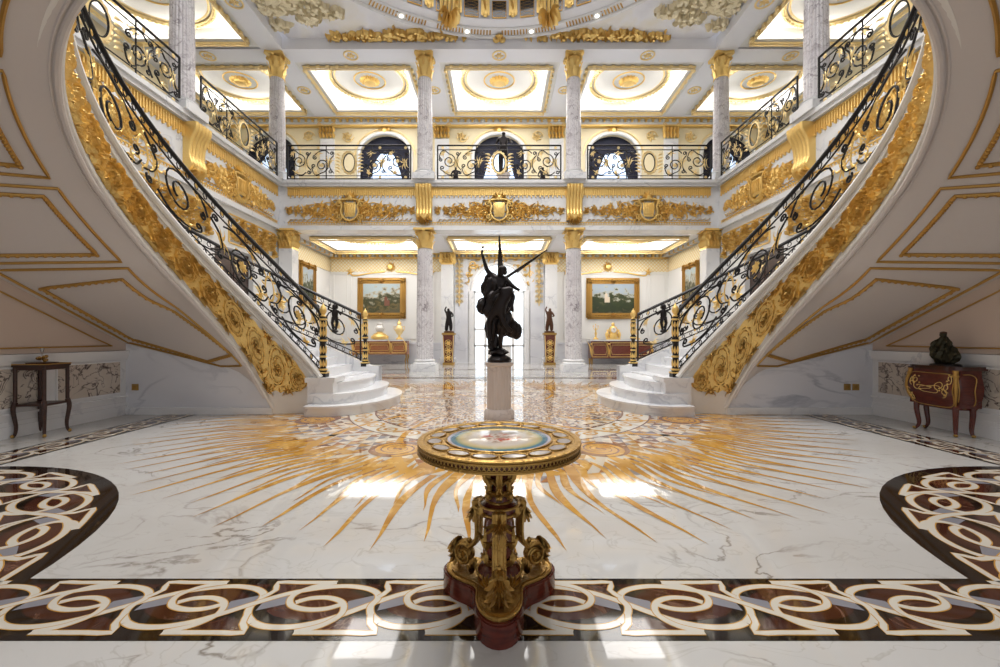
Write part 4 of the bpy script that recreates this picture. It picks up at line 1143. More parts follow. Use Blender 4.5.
# ------------------------------------------------------------------ back wall, upper level
for i, cx in enumerate((-11.8, -5.9, 0, 5.9, 11.8)):
    f = MB()
    f.tube([(cx + 1.36 * cos(a), YB - .03, 10.75 + 1.14 * sin(a)) for a in [pi * q / 24 for q in range(25)]], .09, 8)
    for s in (-1, 1): f.tube([(cx + s * 1.36, YB - .03, 7.5), (cx + s * 1.36, YB - .03, 10.75)], .09, 8)
    o = f.build('window_%d' % (i + 2), 'plaster'); tag(o, kind='structure')
    g = MB()
    g.box(cx - 1.4, cx + 1.4, YB + .30, YB + .34, 7.5, 11.05)
    g.build('window_sheer', 'sheer', o)
    g = MB()
    pts = [(cx - 1.4, 10.95)] + [(cx + 1.4 * cos(a), 10.95 + 1.1 * sin(a)) for a in [pi - pi * q / 20 for q in range(21)]]
    g.add([(x, YB + .28, z) for x, z in pts], [tuple(range(len(pts)))])
    for s in (-1, 1):
        vs = []
        for q in range(13):
            t = q / 12; wd = lerp(1.25, .42, min(1, t * 1.7) ** .55)
            vs += [(cx + s * 1.38, YB + .22, 11.1 - 3.6 * t), (cx + s * (1.38 - wd), YB + .22 + .05 * sin(q * 2), 11.1 - 3.6 * t)]
        g.add(vs, [(2 * q, 2 * q + 1, 2 * q + 3, 2 * q + 2) for q in range(12)])
    g.build('window_curtain', 'curtain', o)
    kk = empty('gilded_arch_crest', label='gilt crest over the upper arched window ' + ('at the far left', 'above the lakeside painting', 'in the middle', 'above the painting of trees', 'at the far right')[i], cat='crest', group='gilt crests over the upper windows')
    m_ = MB()
    for q in range(7): m_.leaf(cx, 11.95, pi / 2 + (q - 3) * .5, .36, .08, .1)
    m_.boss(cx, 12.0, .14, .16)
    m_.map(lambda u, v, h: (u, YB - .02 - h, v)).build('leaf_crest', 'gold', kk)
    m_ = MB(); m_.stem([(cx + 1.55 * cos(a), 10.75 + 1.34 * sin(a)) for a in [pi * q / 24 for q in range(25)]], .035, .04)
    for s in (-1, 1):
        for q in range(6): m_.leaf(cx + s * 1.95, 11.7, q * 1.05, .28, .06, .08, .5)
        m_.stem(spiral(cx + s * 1.95, 11.7, .34, .05, 0, s * 1.4), .03, .06)
    m_.map(lambda u, v, h: (u, YB - .02 - h, v)).build('gilt_scrolls', 'palegold', kk)
for i, x in enumerate((-8.85, -2.95, 2.95, 8.85)):
    e = empty('upper_pilaster', label='shallow upper wall pilaster with gilt capital, ' + ('at the far left corner', 'just left of the middle window', 'just right of the middle window', 'at the far right corner')[i], cat='pilaster', group='upper wall pilasters')
    MB().box(x - .36, x + .36, YB - .12, YB, 7.52, 11.55).build('shaft', 'white', e)
    m_ = MB().box(-.42, .42, 0, .8, 0, .14)
    m_ = MB()
    for row, zz in ((0, 0), (1, .3)):
        for q in range(5): m_.leaf((q - 2) * .17, zz, pi / 2, .42, .09, .12)
    for s in (-1, 1): m_.stem(spiral(s * .34, .68, .13, .03, pi / 2, -s * 1.4), .03, .12)
    m_.stem([(-.5, .87), (.5, .87)], .06, .14)
    m_.map(lambda u, v, h: (x + u, YB - .12 - h, 11.55 + v)).build('capital', 'gold', e)
# upper cornice along the back wall
cn = MB()
cn.box(-14.3, 14.3, YB - .35, YB, ZU - .06, ZU + .02, 0); cn.box(-14.3, 14.3, YB - .2, YB, ZU - .35, ZU - .06, 1)
for i in range(160):
    x = -14.2 + 28.4 * i / 160; cn.box(x, x + .10, YB - .28, YB - .18, ZU - .20, ZU - .07, 0 if i % 2 == 0 else 1)
cn.box(-14.3, 14.3, YB - .24, YB, ZU - .40, ZU - .33, 0)
struct(cn, 'trim_upper_cornice', ['gold', 'plaster'])

# ------------------------------------------------------------------ back wall, ground floor
dw = MB()
dw.tube([(1.42 * cos(a), YB - .02, 3.75 + 1.42 * sin(a)) for a in [pi * q / 24 for q in range(25)]], .09, 8)
for s in (-1, 1): dw.box(s * 1.42 - .12, s * 1.42 + .12, YB - .12, YB + .05, 0, 3.75)
do = dw.build('door_1', 'white'); tag(do, kind='structure')
m_ = MB()
pts = [(-1.36, 0), (1.36, 0)] + [(1.36 * cos(a), 3.75 + 1.36 * sin(a)) for a in [pi * q / 20 for q in range(21)]]
m_.add([(x, YB + .30, z) for x, z in pts], [tuple(range(len(pts)))]); m_.build('glazing', 'daylight', do)
m_ = MB()
for x in (-1.3, -.72, .72, 1.3): m_.box(x - .06, x + .06, YB + .16, YB + .24, 0, 3.75)
m_.box(-.62, -.05, YB + .16, YB + .2, 0, .9); m_.box(.05, .62, YB + .16, YB + .2, 0, .9); m_.box(-.06, .06, YB + .16, YB + .24, 0, 5.0)
for z in (.9, 1.75, 3.7): m_.box(-1.36, 1.36, YB + .16, YB + .24, z - .05, z + .05)
for a in (pi / 4, pi / 2, 3 * pi / 4): m_.tube([(.4 * cos(a), YB + .2, 3.75 + .4 * sin(a)), (1.36 * cos(a), YB + .2, 3.75 + 1.36 * sin(a))], .035, 6)
m_.tube([(.45 * cos(a), YB + .2, 3.75 + .45 * sin(a)) for a in [pi * q / 12 for q in range(13)]], .03, 6)
m_.build('frame', 'plaster', do)
# gilt spandrels over the arch
e = empty('gilded_spandrel', label='gilt scroll spandrels over the arched glazed door', cat='relief')
for s in (-1, 1):
    m_ = MB()
    for q in range(26):
        r = random.Random(q * 3 + 1); a = r.uniform(.15, 1.45); d = r.uniform(1.55, 1.95); u, v = s * d * cos(a) * 1.0, 3.75 + d * sin(a)
        if abs(u) > 1.75 or v > 5.5: continue
        m_.leaf(u, v, r.random() * 6.3, .28, .06, .08, r.uniform(-1, 1))
    m_.stem(spiral(s * 1.35, 5.1, .26, .05, 0, s * 1.5), .035, .07); m_.stem(spiral(s * 1.6, 4.6, .16, .03, 0, s * 1.5), .03, .07)
    m_.map(lambda u, v, h: (u, YB - .03 - h, v)).build('scrollwork', 'gold', e)
# wall panelling: cream lattice band, mouldings, dado
tp = MB()
for s in (-1, 1):
    tp.box(*sorted((s * 3.0, s * 8.7)), YB - .03, YB, 4.72, 5.42, 1)
    tp.box(*sorted((s * 3.0, s * 8.7)), YB - .06, YB, 5.42, 5.62, 0); 
    tp.box(*sorted((s * 2.95, s * 8.7)), YB - .07, YB, 0, .28, 2); tp.box(*sorted((s * 2.95, s * 8.7)), YB - .03, YB, .28, 1.0, 2); tp.box(*sorted((s * 2.95, s * 8.7)), YB - .07, YB, .98, 1.06, 2)
    for x in (3.35, 7.65, 7.85, 8.55):
        tp.box(s * x - .02, s * x + .02, YB - .035, YB, 1.25, 4.6, 0)
    for a, b in ((3.35, 7.65), (7.85, 8.55)):
        for z in (1.25, 4.58): tp.box(*sorted((s * a, s * b)), YB - .035, YB, z, z + .03, 0)
    tp.box(*sorted((s * 8.72, s * 8.75)), 16.7, YB, 4.72, 5.42, 1); tp.box(*sorted((s * 8.68, s * 8.75)), 16.7, YB, .96, 1.06, 2); tp.box(*sorted((s * 8.66, s * 8.75)), 16.7, YB, 0, .26, 2)
    tp.box(*sorted((s * 1.6, s * 2.3)), YB - .08, YB, 0, 5.6, 2)
struct(tp, 'trim_back_panelling', ['plaster', 'lattice', 'greym'])
cn = MB()
cn.box(-8.7, 8.7, YB - .3, YB, 5.58, 5.66, 0); cn.box(-8.7, 8.7, YB - .12, YB, 5.38, 5.45, 0)
for i in range(90):
    x = -8.6 + 17.2 * i / 90; cn.box(x, x + .1, YB - .24, YB - .05, 5.46, 5.58, 0 if i % 2 == 0 else 1)
for s in (-1, 1):
    for i in range(24): y = 16.9 + 4.1 * i / 24; cn.box(*sorted((s * 8.5, s * 8.7)), y, y + .1, 5.46, 5.6, 0 if i % 3 == 0 else 1)
struct(cn, 'trim_lower_cornice', ['gold', 'plaster'])
for i, (x, wdt) in enumerate(((-5.6, 2.3), (5.6, 2.3))):
    e = empty('gilded_wall_crest', label='gilt shell crest and swags above ' + ('the lakeside painting' if x < 0 else 'the painting of trees'), cat='relief', group='gilt crests on the lower back wall')
    m_ = MB()
    for q in range(11): m_.leaf(x, 4.95 + .03 * (q % 2), 2 * pi * q / 11, .26, .075, .1)
    m_.boss(x, 4.95, .16, .18)
    for s in (-1, 1):
        m_.stem(smooth([(x + s * .3, 4.72), (x + s * 1.0, 4.66), (x + s * 1.9, 4.52), (x + s * 2.1, 4.74)], 5), .04, .05)
        for q in range(5): m_.leaf(x + s * 2.1, 4.7, q * 1.25, .2, .05, .06)
    m_.map(lambda u, v, h: (u, YB - .03 - h, v)).build('crest', 'gold', e)
# tall gilt candelabra reliefs either side of the door
for s in (-1, 1):
    sd = 'lakeside painting' if s < 0 else 'painting of trees'
    e = empty('gilded_candelabrum_relief', label='slender gilt candelabrum relief on the wall over the bust nearer the ' + sd, cat='relief', group='candelabrum reliefs by the door')
    m_ = MB(); x = s * 2.04 if False else s * 2.05
    m_.stem([(x, 2.95), (x, 5.3)], .03, .05)
    for q in range(9):
        v = 3.1 + q * .26
        for t in (-1, 1): m_.leaf(x, v, pi / 2 - t * .9, .24, .05, .06, t * .8); m_.stem(spiral(x + t * .12, v + .1, .09, .02, -pi / 2, t * 1.2), .016, .04)
        m_.boss(x, v, .055, .08)
    m_.map(lambda u, v, h: (u, YB - .09 - h, v)).build('scrolls', 'palegold', e)

# paintings
def painting_mat(name, kind):
    m = mat(name, (.2, .2, .1), .35); nt = m.node_tree; N, L = nt.nodes, nt.links
    tc = N.new('ShaderNodeTexCoord'); sp = N.new('ShaderNodeSeparateXYZ'); L.new(tc.outputs['Generated'], sp.inputs[0])
    n = N.new('ShaderNodeTexNoise'); n.inputs['Scale'].default_value = 6; n.inputs['Detail'].default_value = 8; L.new(tc.outputs['Generated'], n.inputs['Vector'])
    # hill line = height + noise + side weighting
    a = N.new('ShaderNodeMath'); a.operation = 'MULTIPLY_ADD'; a.inputs[1].default_value = 1.7; L.new(n.outputs['Fac'], a.inputs[0])
    L.new(sp.outputs[2], a.inputs[2])
    b = N.new('ShaderNodeMath'); b.operation = 'MULTIPLY_ADD'; b.inputs[1].default_value = -.22 if kind == 0 else .05; L.new(sp.outputs[0], b.inputs[0]); L.new(a.outputs[0], b.inputs[2])
    dv = N.new('ShaderNodeMath'); dv.operation = 'MULTIPLY'; dv.inputs[1].default_value = .66 if kind == 0 else .60; L.new(b.outputs[0], dv.inputs[0]); b = dv
    sky = (.42, .50, .52)
    st = [(.0, (.05, .05, .03)), (.42, (.10, .09, .05)), (.55, (.16, .12, .05)), (.70, (.045, .05, .02)), (.80, (.08, .08, .04)), (.94, (.46, .42, .32)), (1.0, (.42, .50, .52))] if kind == 0 else \
         [(.0, (.04, .05, .02)), (.40, (.12, .11, .05)), (.55, (.03, .04, .02)), (.80, (.04, .055, .02)), (.86, (.10, .10, .05)), (.92, (.45, .46, .40)), (1.0, (.38, .45, .52))]
    r = ramp(nt, st); L.new(b.outputs[0], r.inputs[0]); L.new(r.outputs[0], N['Principled BSDF'].inputs['Base Color'])
    M[name] = m
painting_mat('paint_lake', 0); painting_mat('paint_trees', 1); painting_mat('paint_portrait', 1)
def painting(fm, w_, h_, label, mt, fw=.26, house=None):
    e = empty('framed_painting', label=label, cat='painting', group='gilt-framed paintings')
    m_ = MB()
    for ins, hh, th in ((0, .03, .06), (.07, .12, .05), (.16, .08, .05), (fw - .02, .04, .02)):
        m_.stem([(ins, ins), (w_ - ins, ins), (w_ - ins, h_ - ins), (ins, h_ - ins), (ins, ins)], th, hh)
    for a, b, c, d in ((0, w_, 0, fw), (0, w_, h_ - fw, h_), (0, fw, 0, h_), (w_ - fw, w_, 0, h_)):
        m_.add([(a, c, .035), (b, c, .035), (b, d, .035), (a, d, .035)], [(0, 1, 2, 3)])
    for cx, cy in ((.12, .12), (w_ - .12, .12), (.12, h_ - .12), (w_ - .12, h_ - .12), (w_ / 2, .12), (w_ / 2, h_ - .12)): m_.rosette(cx, cy, .16, .10, 8)
    for t in range(14): m_.leaf(.3 + (w_ - .6) * t / 13, .12, 0, .1, .03, .12); m_.leaf(.3 + (w_ - .6) * t / 13, h_ - .12, 0, .1, .03, .12)
    m_.map(fm).build('gilt_frame', 'ormolu' if False else 'dgold', e)
    m_ = MB(); m_.add([fm(a, b, c) for a, b, c in ((fw - .02, fw - .02, .02), (w_ - fw + .02, fw - .02, .02), (w_ - fw + .02, h_ - fw + .02, .02), (fw - .02, h_ - fw + .02, .02))], [(0, 1, 2, 3)])
    cv = m_.build('canvas', mt, e)
    if house:
        m_ = MB(); (hx, hy, hw, hh) = house
        m_.add([fm(a, b, .024) for a, b in ((hx, hy), (hx + hw, hy), (hx + hw, hy + hh), (hx + hw / 2, hy + hh * 1.25), (hx, hy + hh))], [(0, 1, 2, 3, 4)])
        m_.add([fm(a, b, .024) for a, b in ((hx + hw, hy), (hx + hw * 1.7, hy), (hx + hw * 1.7, hy + hh * .7), (hx + hw, hy + hh * .7))], [(0, 1, 2, 3)])
        m_.build('painted_house', 'm4' if mt == 'paint_trees' else 'm2', cv)
sc = YB / F
painting(lambda u, v, h: (-7.27 + u, YB - .05 - h, 2.34 + v), 2.42, 2.02, 'wide gilt-framed landscape of a reddish house by a lake on the back wall', 'paint_lake', house=(1.35, .62, .16, .40))
painting(lambda u, v, h: (4.53 + u, YB - .05 - h, 2.33 + v), 2.68, 2.02, 'wide gilt-framed landscape of a white house among dark trees on the back wall', 'paint_trees', house=(.90, .80, .16, .40))
for s in (-1, 1):
    painting(lambda u, v, h, s=s: (s * (8.72 - h), 17.9 + u, 2.75 + v), 1.5, 1.95, 'tall gilt-framed picture on the side wall, next to the ' + ('lakeside landscape' if s < 0 else 'landscape of trees'), 'paint_portrait' if s < 0 else 'paint_lake', .22)

# ------------------------------------------------------------------ furniture on the back wall
def sideboard(cx, w_, label, wd, legs):
    e = empty('sideboard', (cx, YB - .55, 0), label=label, cat='commode', group='ormolu-mounted commodes on the back wall'); h_ = w_ / 2
    m_ = MB().box(-h_, h_, -.3, .3, .48 if legs else .28, 1.15); body = m_.build('body', wd, e)
    MB().box(-h_ - .05, h_ + .05, -.35, .35, 1.15, 1.22).build('marble_top', 'white', e)
    g = MB()
    z0 = .48 if legs else .28
    for a, b in ((-h_, -h_ * .42), (-h_ * .42, h_ * .42), (h_ * .42, h_)):
        g.stem([(a + .06, z0 + .08), (b - .06, z0 + .08), (b - .06, 1.06), (a + .06, 1.06), (a + .06, z0 + .08)], .022, .03)
        g.stem([(a + .16, z0 + .2), (b - .16, z0 + .2), (b - .10, .7), (b - .16, .95), (a + .16, .95), (a + .10, .7), (a + .16, z0 + .2)], .012, .03)
    for x in (-h_ + .02, -h_ * .42, h_ * .42, h_ - .02): g.leaf(x, z0 + .1, pi / 2, .8, .06, .07); g.boss(x, 1.0, .05, .1)
    g.map(lambda u, v, h: (u, -.30 - h, v)).build('gilt_mounts', 'gold', e)
    for s in (-1, 1):
        for yy in (-.24, .24):
            m_ = MB()
            if legs: m_.tube([(s * (h_ - .04), yy, .55), (s * (h_ - .02), yy, .35), (s * (h_ - .08), yy, .15), (s * (h_ - .04), yy, 0)], .05, 8, r1=.028)
            else: m_.tube([(s * (h_ - .06), yy, .3), (s * (h_ - .06), yy, 0)], .055, 8, r1=.04)
            m_.build('leg', 'ormolu', e)
    return e
sideboard(-5.95, 2.7, 'kingwood commode with gilt mounts and curved legs under the lakeside painting', 'kwood', True)
sideboard(6.1, 3.1, 'dark red rosewood commode with gilt panels under the painting of trees', 'rwood', False)
def urn(x, y, z, s, label, body='palegold', cat='urn'):
    e = empty('mantel_urn', (x, y, z), label=label, cat=cat)
    MB().lathe([(.10, 0), (.11, .03), (.05, .07), (.03, .12)], n=16).build('foot', 'gold', e).scale = (s, s, s)
    MB().lathe([(.03, .12), (.10, .2), (.13, .3), (.10, .4), (.05, .46), (.07, .5)], n=20).build('bowl', body, e).scale = (s, s, s)
    m_ = MB()
    for q in (-1, 1): m_.tube([(q * .10, 0, .4), (q * .17, 0, .42), (q * .16, 0, .32), (q * .11, 0, .26)], .012, 6)
    m_.build('handle', 'gold', e).scale = (s, s, s)
    MB().lathe([(.07, .5), (.05, .54), (.02, .58), (.025, .61), (.003, .65)], n=16).build('lid', 'gold', e).scale = (s, s, s)
    return e
urn(-6.95, YB - .6, 1.22, 1.35, 'gilt covered urn at the newel-post end of the kingwood commode')
urn(-5.02, YB - .6, 1.22, 1.6, 'gilt covered urn near the column end of the kingwood commode')
e = empty('centrepiece', (-6.0, YB - .6, 1.22), label='white porcelain vase in a swelling gilt stand, middle of the kingwood commode', cat='centrepiece')
m_ = MB().lathe([(.30, 0), (.36, .05), (.40, .16), (.30, .28), (.18, .34), (.12, .40)], n=24)
for q in range(12): m_.ball((.36 * cos(q * pi / 6), .30 * sin(q * pi / 6), .12), .09, 8, 6)
m_.build('gilt_stand', 'gold', e)
MB().lathe([(.10, .38), (.20, .48), (.22, .6), (.12, .72), (.16, .8), (.03, .86)], n=24).build('vase', 'glassm', e)
e = empty('mantel_clock', (5.72, YB - .6, 1.22), label='gilt figural mantel clock with white dial on the rosewood commode', cat='clock')
m_ = MB().box(-.34, .34, -.13, .13, 0, .10); m_.lathe([(.20, .1), (.22, .2), (.18, .30)], n=16)
m_.ball((0, 0, .46), (.23, .12, .24), 14, 10)
for s in (-1, 1):
    m_.ball((s * .30, 0, .24), (.10, .09, .17), 10, 8); m_.ball((s * .27, 0, .45), .065, 10, 8); m_.tube([(s * .30, 0, .36), (s * .20, -.04, .50), (s * .12, -.05, .62)], .035, 6)
m_.ball((0, 0, .76), (.09, .07, .10), 10, 8); m_.leaf(0, 0, 0, .01, .01, .01)
m_.build('gilt_case', 'gold', e)
MB().lathe([(.13, 0), (.135, .02), (.001, .03)], n=24).map(lambda x, y, z: (x, -.12 - z, .48 + y)).build('dial', 'porc', e)
h_ = MB(); h_.box(-.006, .006, -.156, -.150, .48, .57); h_.box(0, .06, -.156, -.150, .474, .486); h_.build('clock_hand', 'iron', e)
for x, lb in ((4.85, 'between column and clock'), (6.95, 'behind the stair newel post')):
    e = empty('candelabrum', (x, YB - .6, 1.22), label='small gilt candelabrum on the rosewood commode, ' + lb, cat='candelabrum')
    MB().lathe([(.13, 0), (.14, .05), (.06, .10), (.04, .2), (.07, .3), (.03, .42), (.05, .5), (.03, .6)], n=14).build('stem', 'gold', e)
    for s in (-1, 0, 1):
        m_ = MB().tube([(0, 0, .52), (s * .07, 0, .50), (s * .12, 0, .58), (s * .12, 0, .66 + .08 * (s == 0))], .015, 6); m_.lathe([(.03, 0), (.035, .04), (.02, .05)], (s * .12, 0, .66 + .08 * (s == 0)), 10)
        m_.build('branch', 'gold', e)
# busts on inlaid pedestals beside the door
def skin_body(name, verts, edges, m, parent, sub=2, root=0):
    me = bpy.data.meshes.new(name); me.from_pydata([v[:3] for v in verts], edges, [])
    o = bpy.data.objects.new(name, me); COL.objects.link(o); o.parent = parent
    md = o.modifiers.new('skin', 'SKIN'); md.use_smooth_shade = True
    if not me.skin_vertices: 
        bpy.context.view_layer.objects.active = o
    lay = me.skin_vertices[0].data if me.skin_vertices else None
    for i, v in enumerate(verts):
        lay[i].radius = (v[3], v[3] if len(v) < 5 else v[4]); lay[i].use_root = (i == root)
    s = o.modifiers.new('sub', 'SUBSURF'); s.levels = sub; s.render_levels = sub
    me.materials.append(M[m]); return o
for s in (-1, 1):
    sd = 'lakeside painting' if s < 0 else 'painting of trees'
    X, Y = s * 2.44, 19.9
    e = empty('inlaid_pedestal', (X, Y, 0), label='tapering red veneered pedestal with gilt mounts, nearer the ' + sd, cat='pedestal', group='inlaid pedestals by the door')
    m_ = MB(); 
    def tap(z0, z1, a, b, mb): mb.add([(-a, -a, z0), (a, -a, z0), (a, a, z0), (-a, a, z0), (-b, -b, z1), (b, -b, z1), (b, b, z1), (-b, b, z1)], [(3, 2, 1, 0), (4, 5, 6, 7), (0, 1, 5, 4), (1, 2, 6, 5), (2, 3, 7, 6), (3, 0, 4, 7)])
    tap(.12, 1.45, .20, .27, m_); m_.build('shaft', 'rwood', e)
    m_ = MB(); m_.box(-.27, .27, -.27, .27, 0, .12); m_.build('base', 'ormolu', e)
    m_ = MB(); m_.box(-.31, .31, -.31, .31, 1.45, 1.55); m_.build('cap', 'ormolu', e)
    m_ = MB()
    for v in (.35, .7, 1.05): m_.rosette(0, v, .15, .03, 6); m_.stem(arc(0, v, .16, .16, 0, 2 * pi, 16), .014, .03)
    for q in (-1, 1): m_.stem([(q * .19, .14), (q * .25, 1.42)], .02, .03)
    m_.map(lambda u, v, h: (u, -.215 - (v - .12) * .05 - h, v)).build('gilt_mounts', 'gold', e)
    e = empty('bronze_figure_group', (X, Y, 1.55), label='dark bronze draped figure with raised arms on the pedestal nearer the ' + sd, cat='statue', group='bronzes on the inlaid pedestals')
    MB().lathe([(.25, 0), (.25, .06), (.20, .10)], n=16).build('base', 'bronzer', e)
    skin_body('body', [(0, 0, .55, .13), (0, 0, .75, .12), (0, 0, .95, .13), (s * .02, 0, 1.08, .05), (s * .03, -.02, 1.2, .085), (.13, 0, .98, .055), (.22, -.08, .82, .04), (.12, -.14, .78, .03),
        (-.13, 0, .98, .055), (-.2, -.02, 1.12, .04), (-.12, 0, 1.28, .03), (.09, 0, .42, .11), (.10, -.04, .22, .09), (.1, -.02, .08, .07), (-.09, 0, .42, .11), (-.12, .02, .22, .10), (-.13, 0, .08, .08)],
        [(0, 1), (1, 2), (2, 3), (3, 4), (2, 5), (5, 6), (6, 7), (2, 8), (8, 9), (9, 10), (0, 11), (11, 12), (12, 13), (0, 14), (14, 15), (15, 16)], 'bronze' if s < 0 else 'bronzer', e)
# small statues behind the gallery balustrade
for i, (x, hh, lb) in enumerate(((.18, 2.75, 'dark bronze figure standing behind the middle balustrade before the black arch'), (-1.93, 1.1, 'small bronze figure behind the left part of the middle balustrade'), (1.93, 1.1, 'small bronze figure behind the right part of the middle balustrade'))):
    k = hh / 1.75; z0 = 7.52
    e = empty('bronze_statue', (x, 17.6 if i == 0 else 18.2, z0), label=lb, cat='statue', group='bronzes on the far gallery')
    if i == 0: MB().lathe([(.34, 0), (.34, .1), (.26, .15), (.26, .7), (.32, .8)], n=20).build('base', 'plinth', e)
    else: MB().lathe([(.3, 0), (.3, .15), (.2, .2)], n=20).build('base', 'plinth', e)
    zz = .8 if i == 0 else .2; k = (hh + .0 - zz) / 1.8 if i == 0 else 1.25 / 1.8
    skin_body('body', [(a * k, b * k, zz + c * k, r * k) for a, b, c, r in ((0, 0, .95, .15), (0, 0, 1.2, .14), (0, 0, 1.42, .15), (0, 0, 1.52, .055), (.02, -.02, 1.68, .10), (.18, 0, 1.42, .06), (.34, -.05, 1.25, .045), (.22, -.2, 1.2, .04),
        (-.18, 0, 1.42, .06), (-.3, 0, 1.2, .045), (-.2, -.1, .98, .04), (.1, 0, .78, .11), (.12, -.03, .45, .08), (.12, 0, .05, .06), (-.1, 0, .78, .11), (-.1, .03, .45, .10), (-.1, 0, .05, .08))],
        [(0, 1), (1, 2), (2, 3), (3, 4), (2, 5), (5, 6), (6, 7), (2, 8), (8, 9), (9, 10), (0, 11), (11, 12), (12, 13), (0, 14), (14, 15), (15, 16)], 'bronze', e)

# ------------------------------------------------------------------ central statue on its pedestal
PY = 6.85
e = empty('fluted_pedestal', (0, PY, 0), label='warm marble fluted cylindrical pedestal under the dark winged bronze', cat='pedestal')
MB().lathe([(.255, 0), (.255, .10), (.235, .13), (.225, .16)], n=40).build('base', 'plinth', e)
MB().lathe([(.205, .16), (.205, .86)], n=96, rmod=lambda a, z: 1 - .05 * abs(cos(a * 10)) ** 2).build('shaft', 'plinth', e, sharp=60)
MB().lathe([(.21, .86), (.235, .88), (.24, .93), (.01, .935)], n=40).build('cap', 'plinth', e)
e = empty('winged_bronze_statue', (0, PY, .935), label='dark bronze winged figure with one arm raised, carrying another over the pedestal', cat='statue')
m_ = MB(); m_.lathe([(.195, 0), (.20, .04), (.18, .07), (.13, .11), (.02, .12)], n=28, rmod=lambda a, z: 1 + .07 * sin(3 * a + z * 30) + .04 * sin(7 * a)); m_.build('base', 'bronze', e)
V = [(-.02, 0, 1.02, .105, .09), (-.02, -.01, 1.18, .088, .08), (-.02, -.01, 1.32, .11, .09), (.02, -.03, 1.40, .05), (.05, -.06, 1.49, .064), (.055, -.08, 1.56, .050),
     (-.12, 0, 1.42, .05), (-.21, -.03, 1.54, .038), (-.245, -.04, 1.66, .030), (-.29, -.04, 1.80, .022), (-.275, -.04, 1.87, .026),
     (.11, -.04, 1.38, .05), (.20, -.10, 1.27, .038), (.29, -.14, 1.20, .028), (.34, -.15, 1.18, .024),
     (-.08, -.01, .86, .085), (-.10, -.04, .58, .062), (-.13, .02, .30, .042), (-.13, -.02, .16, .032), (-.12, -.10, .14, .022),
     (.05, .02, .86, .085), (.06, -.07, .60, .06), (.02, .0, .36, .044), (.02, .05, .18, .034), (.03, -.04, .15, .022)]
EE = [(0, 1), (1, 2), (2, 3), (3, 4), (4, 5), (2, 6), (6, 7), (7, 8), (8, 9), (9, 10), (2, 11), (11, 12), (12, 13), (13, 14), (0, 15), (15, 16), (16, 17), (17, 18), (18, 19), (0, 20), (20, 21), (21, 22), (22, 23), (23, 24)]
skin_body('body', V, EE, 'bronze', e)
m_ = MB(); m_.ball((.055, -.04, 1.535), (.075, .08, .07), 12, 8); m_.ball((.09, .01, 1.50), (.045, .05, .05), 10, 6); m_.build('hair', 'bronze', e)
m_ = MB()
for q in range(5): m_.tube([(-.275, -.04, 1.88), (-.297 + q * .012, -.045, 1.91), (-.312 + q * .02, -.05, 1.93 - .008 * abs(q - 2))], .008, 5, r1=.005)
m_.build('fingers', 'bronze', e)
# the limp second figure laid across her
V2 = [(.02, -.14, .92, .09), (.08, -.17, 1.04, .085), (.13, -.18, 1.14, .09), (.17, -.18, 1.20, .045), (.22, -.20, 1.15, .062), (-.08, -.14, .84, .075), (-.17, -.12, .66, .055), (-.15, -.10, .42, .038), (-.17, -.14, .34, .03),
      (.02, -.16, .78, .07), (.10, -.16, .58, .05), (.22, -.1, .50, .036), (.24, -.17, 1.08, .035), (.20, -.22, .94, .028), (.22, -.2, .82, .024), (.04, -.22, 1.18, .036), (-.08, -.22, 1.12, .028), (-.16, -.20, 1.02, .024)]
skin_body('carried_figure', V2, [(0, 1), (1, 2), (2, 3), (3, 4), (0, 5), (5, 6), (6, 7), (7, 8), (0, 9), (9, 10), (10, 11), (2, 12), (12, 13), (13, 14), (2, 15), (15, 16), (16, 17)], 'bronze', e)
# drapery: billowing folded sheets
def drape(cx, cy, cz, rx, ry, rz, seed, folds=7):
    r = random.Random(seed); p = r.random() * 6; d = MB()
    def fn(i, j):
        a = 2 * pi * i; b = pi * j; k = 1 + .16 * sin(folds * a + 3 * b + p) + .10 * sin(3 * a - 5 * b + p)
        return (cx + rx * k * sin(b) * cos(a), cy + ry * k * sin(b) * sin(a), cz + rz * cos(b) * (1 + .1 * sin(4 * a)))
    d.grid(fn, 36, 16); return d
d = drape(-.05, 0, .96, .22, .17, .30, 1); d.merge(drape(-.12, .04, 1.22, .16, .14, .26, 2)); d.merge(drape(-.27, .0, .93, .10, .09, .13, 3)); d.merge(drape(.22, .02, .55, .14, .10, .14, 4)); d.merge(drape(.06, 0, .66, .17, .13, .22, 5)); d.merge(drape(-.13, .03, .56, .10, .10, .22, 6)); d.merge(drape(.29, .0, .50, .08, .07, .12, 8))
d.merge(drape(-.10, .05, .34, .09, .08, .16, 9)); d.merge(drape(.02, .03, 1.30, .15, .12, .15, 11, 5)); d.merge(drape(-.02, .0, .16, .15, .13, .07, 12, 6)); d.merge(drape(.10, .0, 1.0, .13, .12, .20, 13, 6))
d.build('drapery', 'bronze', e)
def wing(root, tip, side, wdt):
    m_ = MB(); R_, T_ = Vector(root), Vector(tip); ax = (T_ - R_); L = ax.length; ax.normalize(); sd = Vector(side)
    for q in range(9):
        s0 = R_ + ax * (L * .05 * q) + sd * (.012 * q); e1 = R_ + ax * (L * (1 - .085 * q)) + sd * (wdt * (.12 + .11 * q))
        d = (e1 - s0).normalized(); nrm = d.cross(sd).normalized(); sw = d.cross(nrm).normalized()
        vs = []
        for j in range(7):
            t = j / 6; c = s0.lerp(e1, t); w_ = .028 * (.6, 1, 1.1, 1.1, 1, .8, .1)[j]
            vs += [c - sw * w_, c + nrm * .012, c + sw * w_, c - nrm * .012]
        m_.add(vs, [(j * 4 + a, j * 4 + (a + 1) % 4, j * 4 + 4 + (a + 1) % 4, j * 4 + 4 + a) for j in range(6) for a in range(4)])
    m_.tube([R_, R_.lerp(T_, .5) + Vector((0, .02, 0)), T_], .028, 6, r1=.006)
    return m_
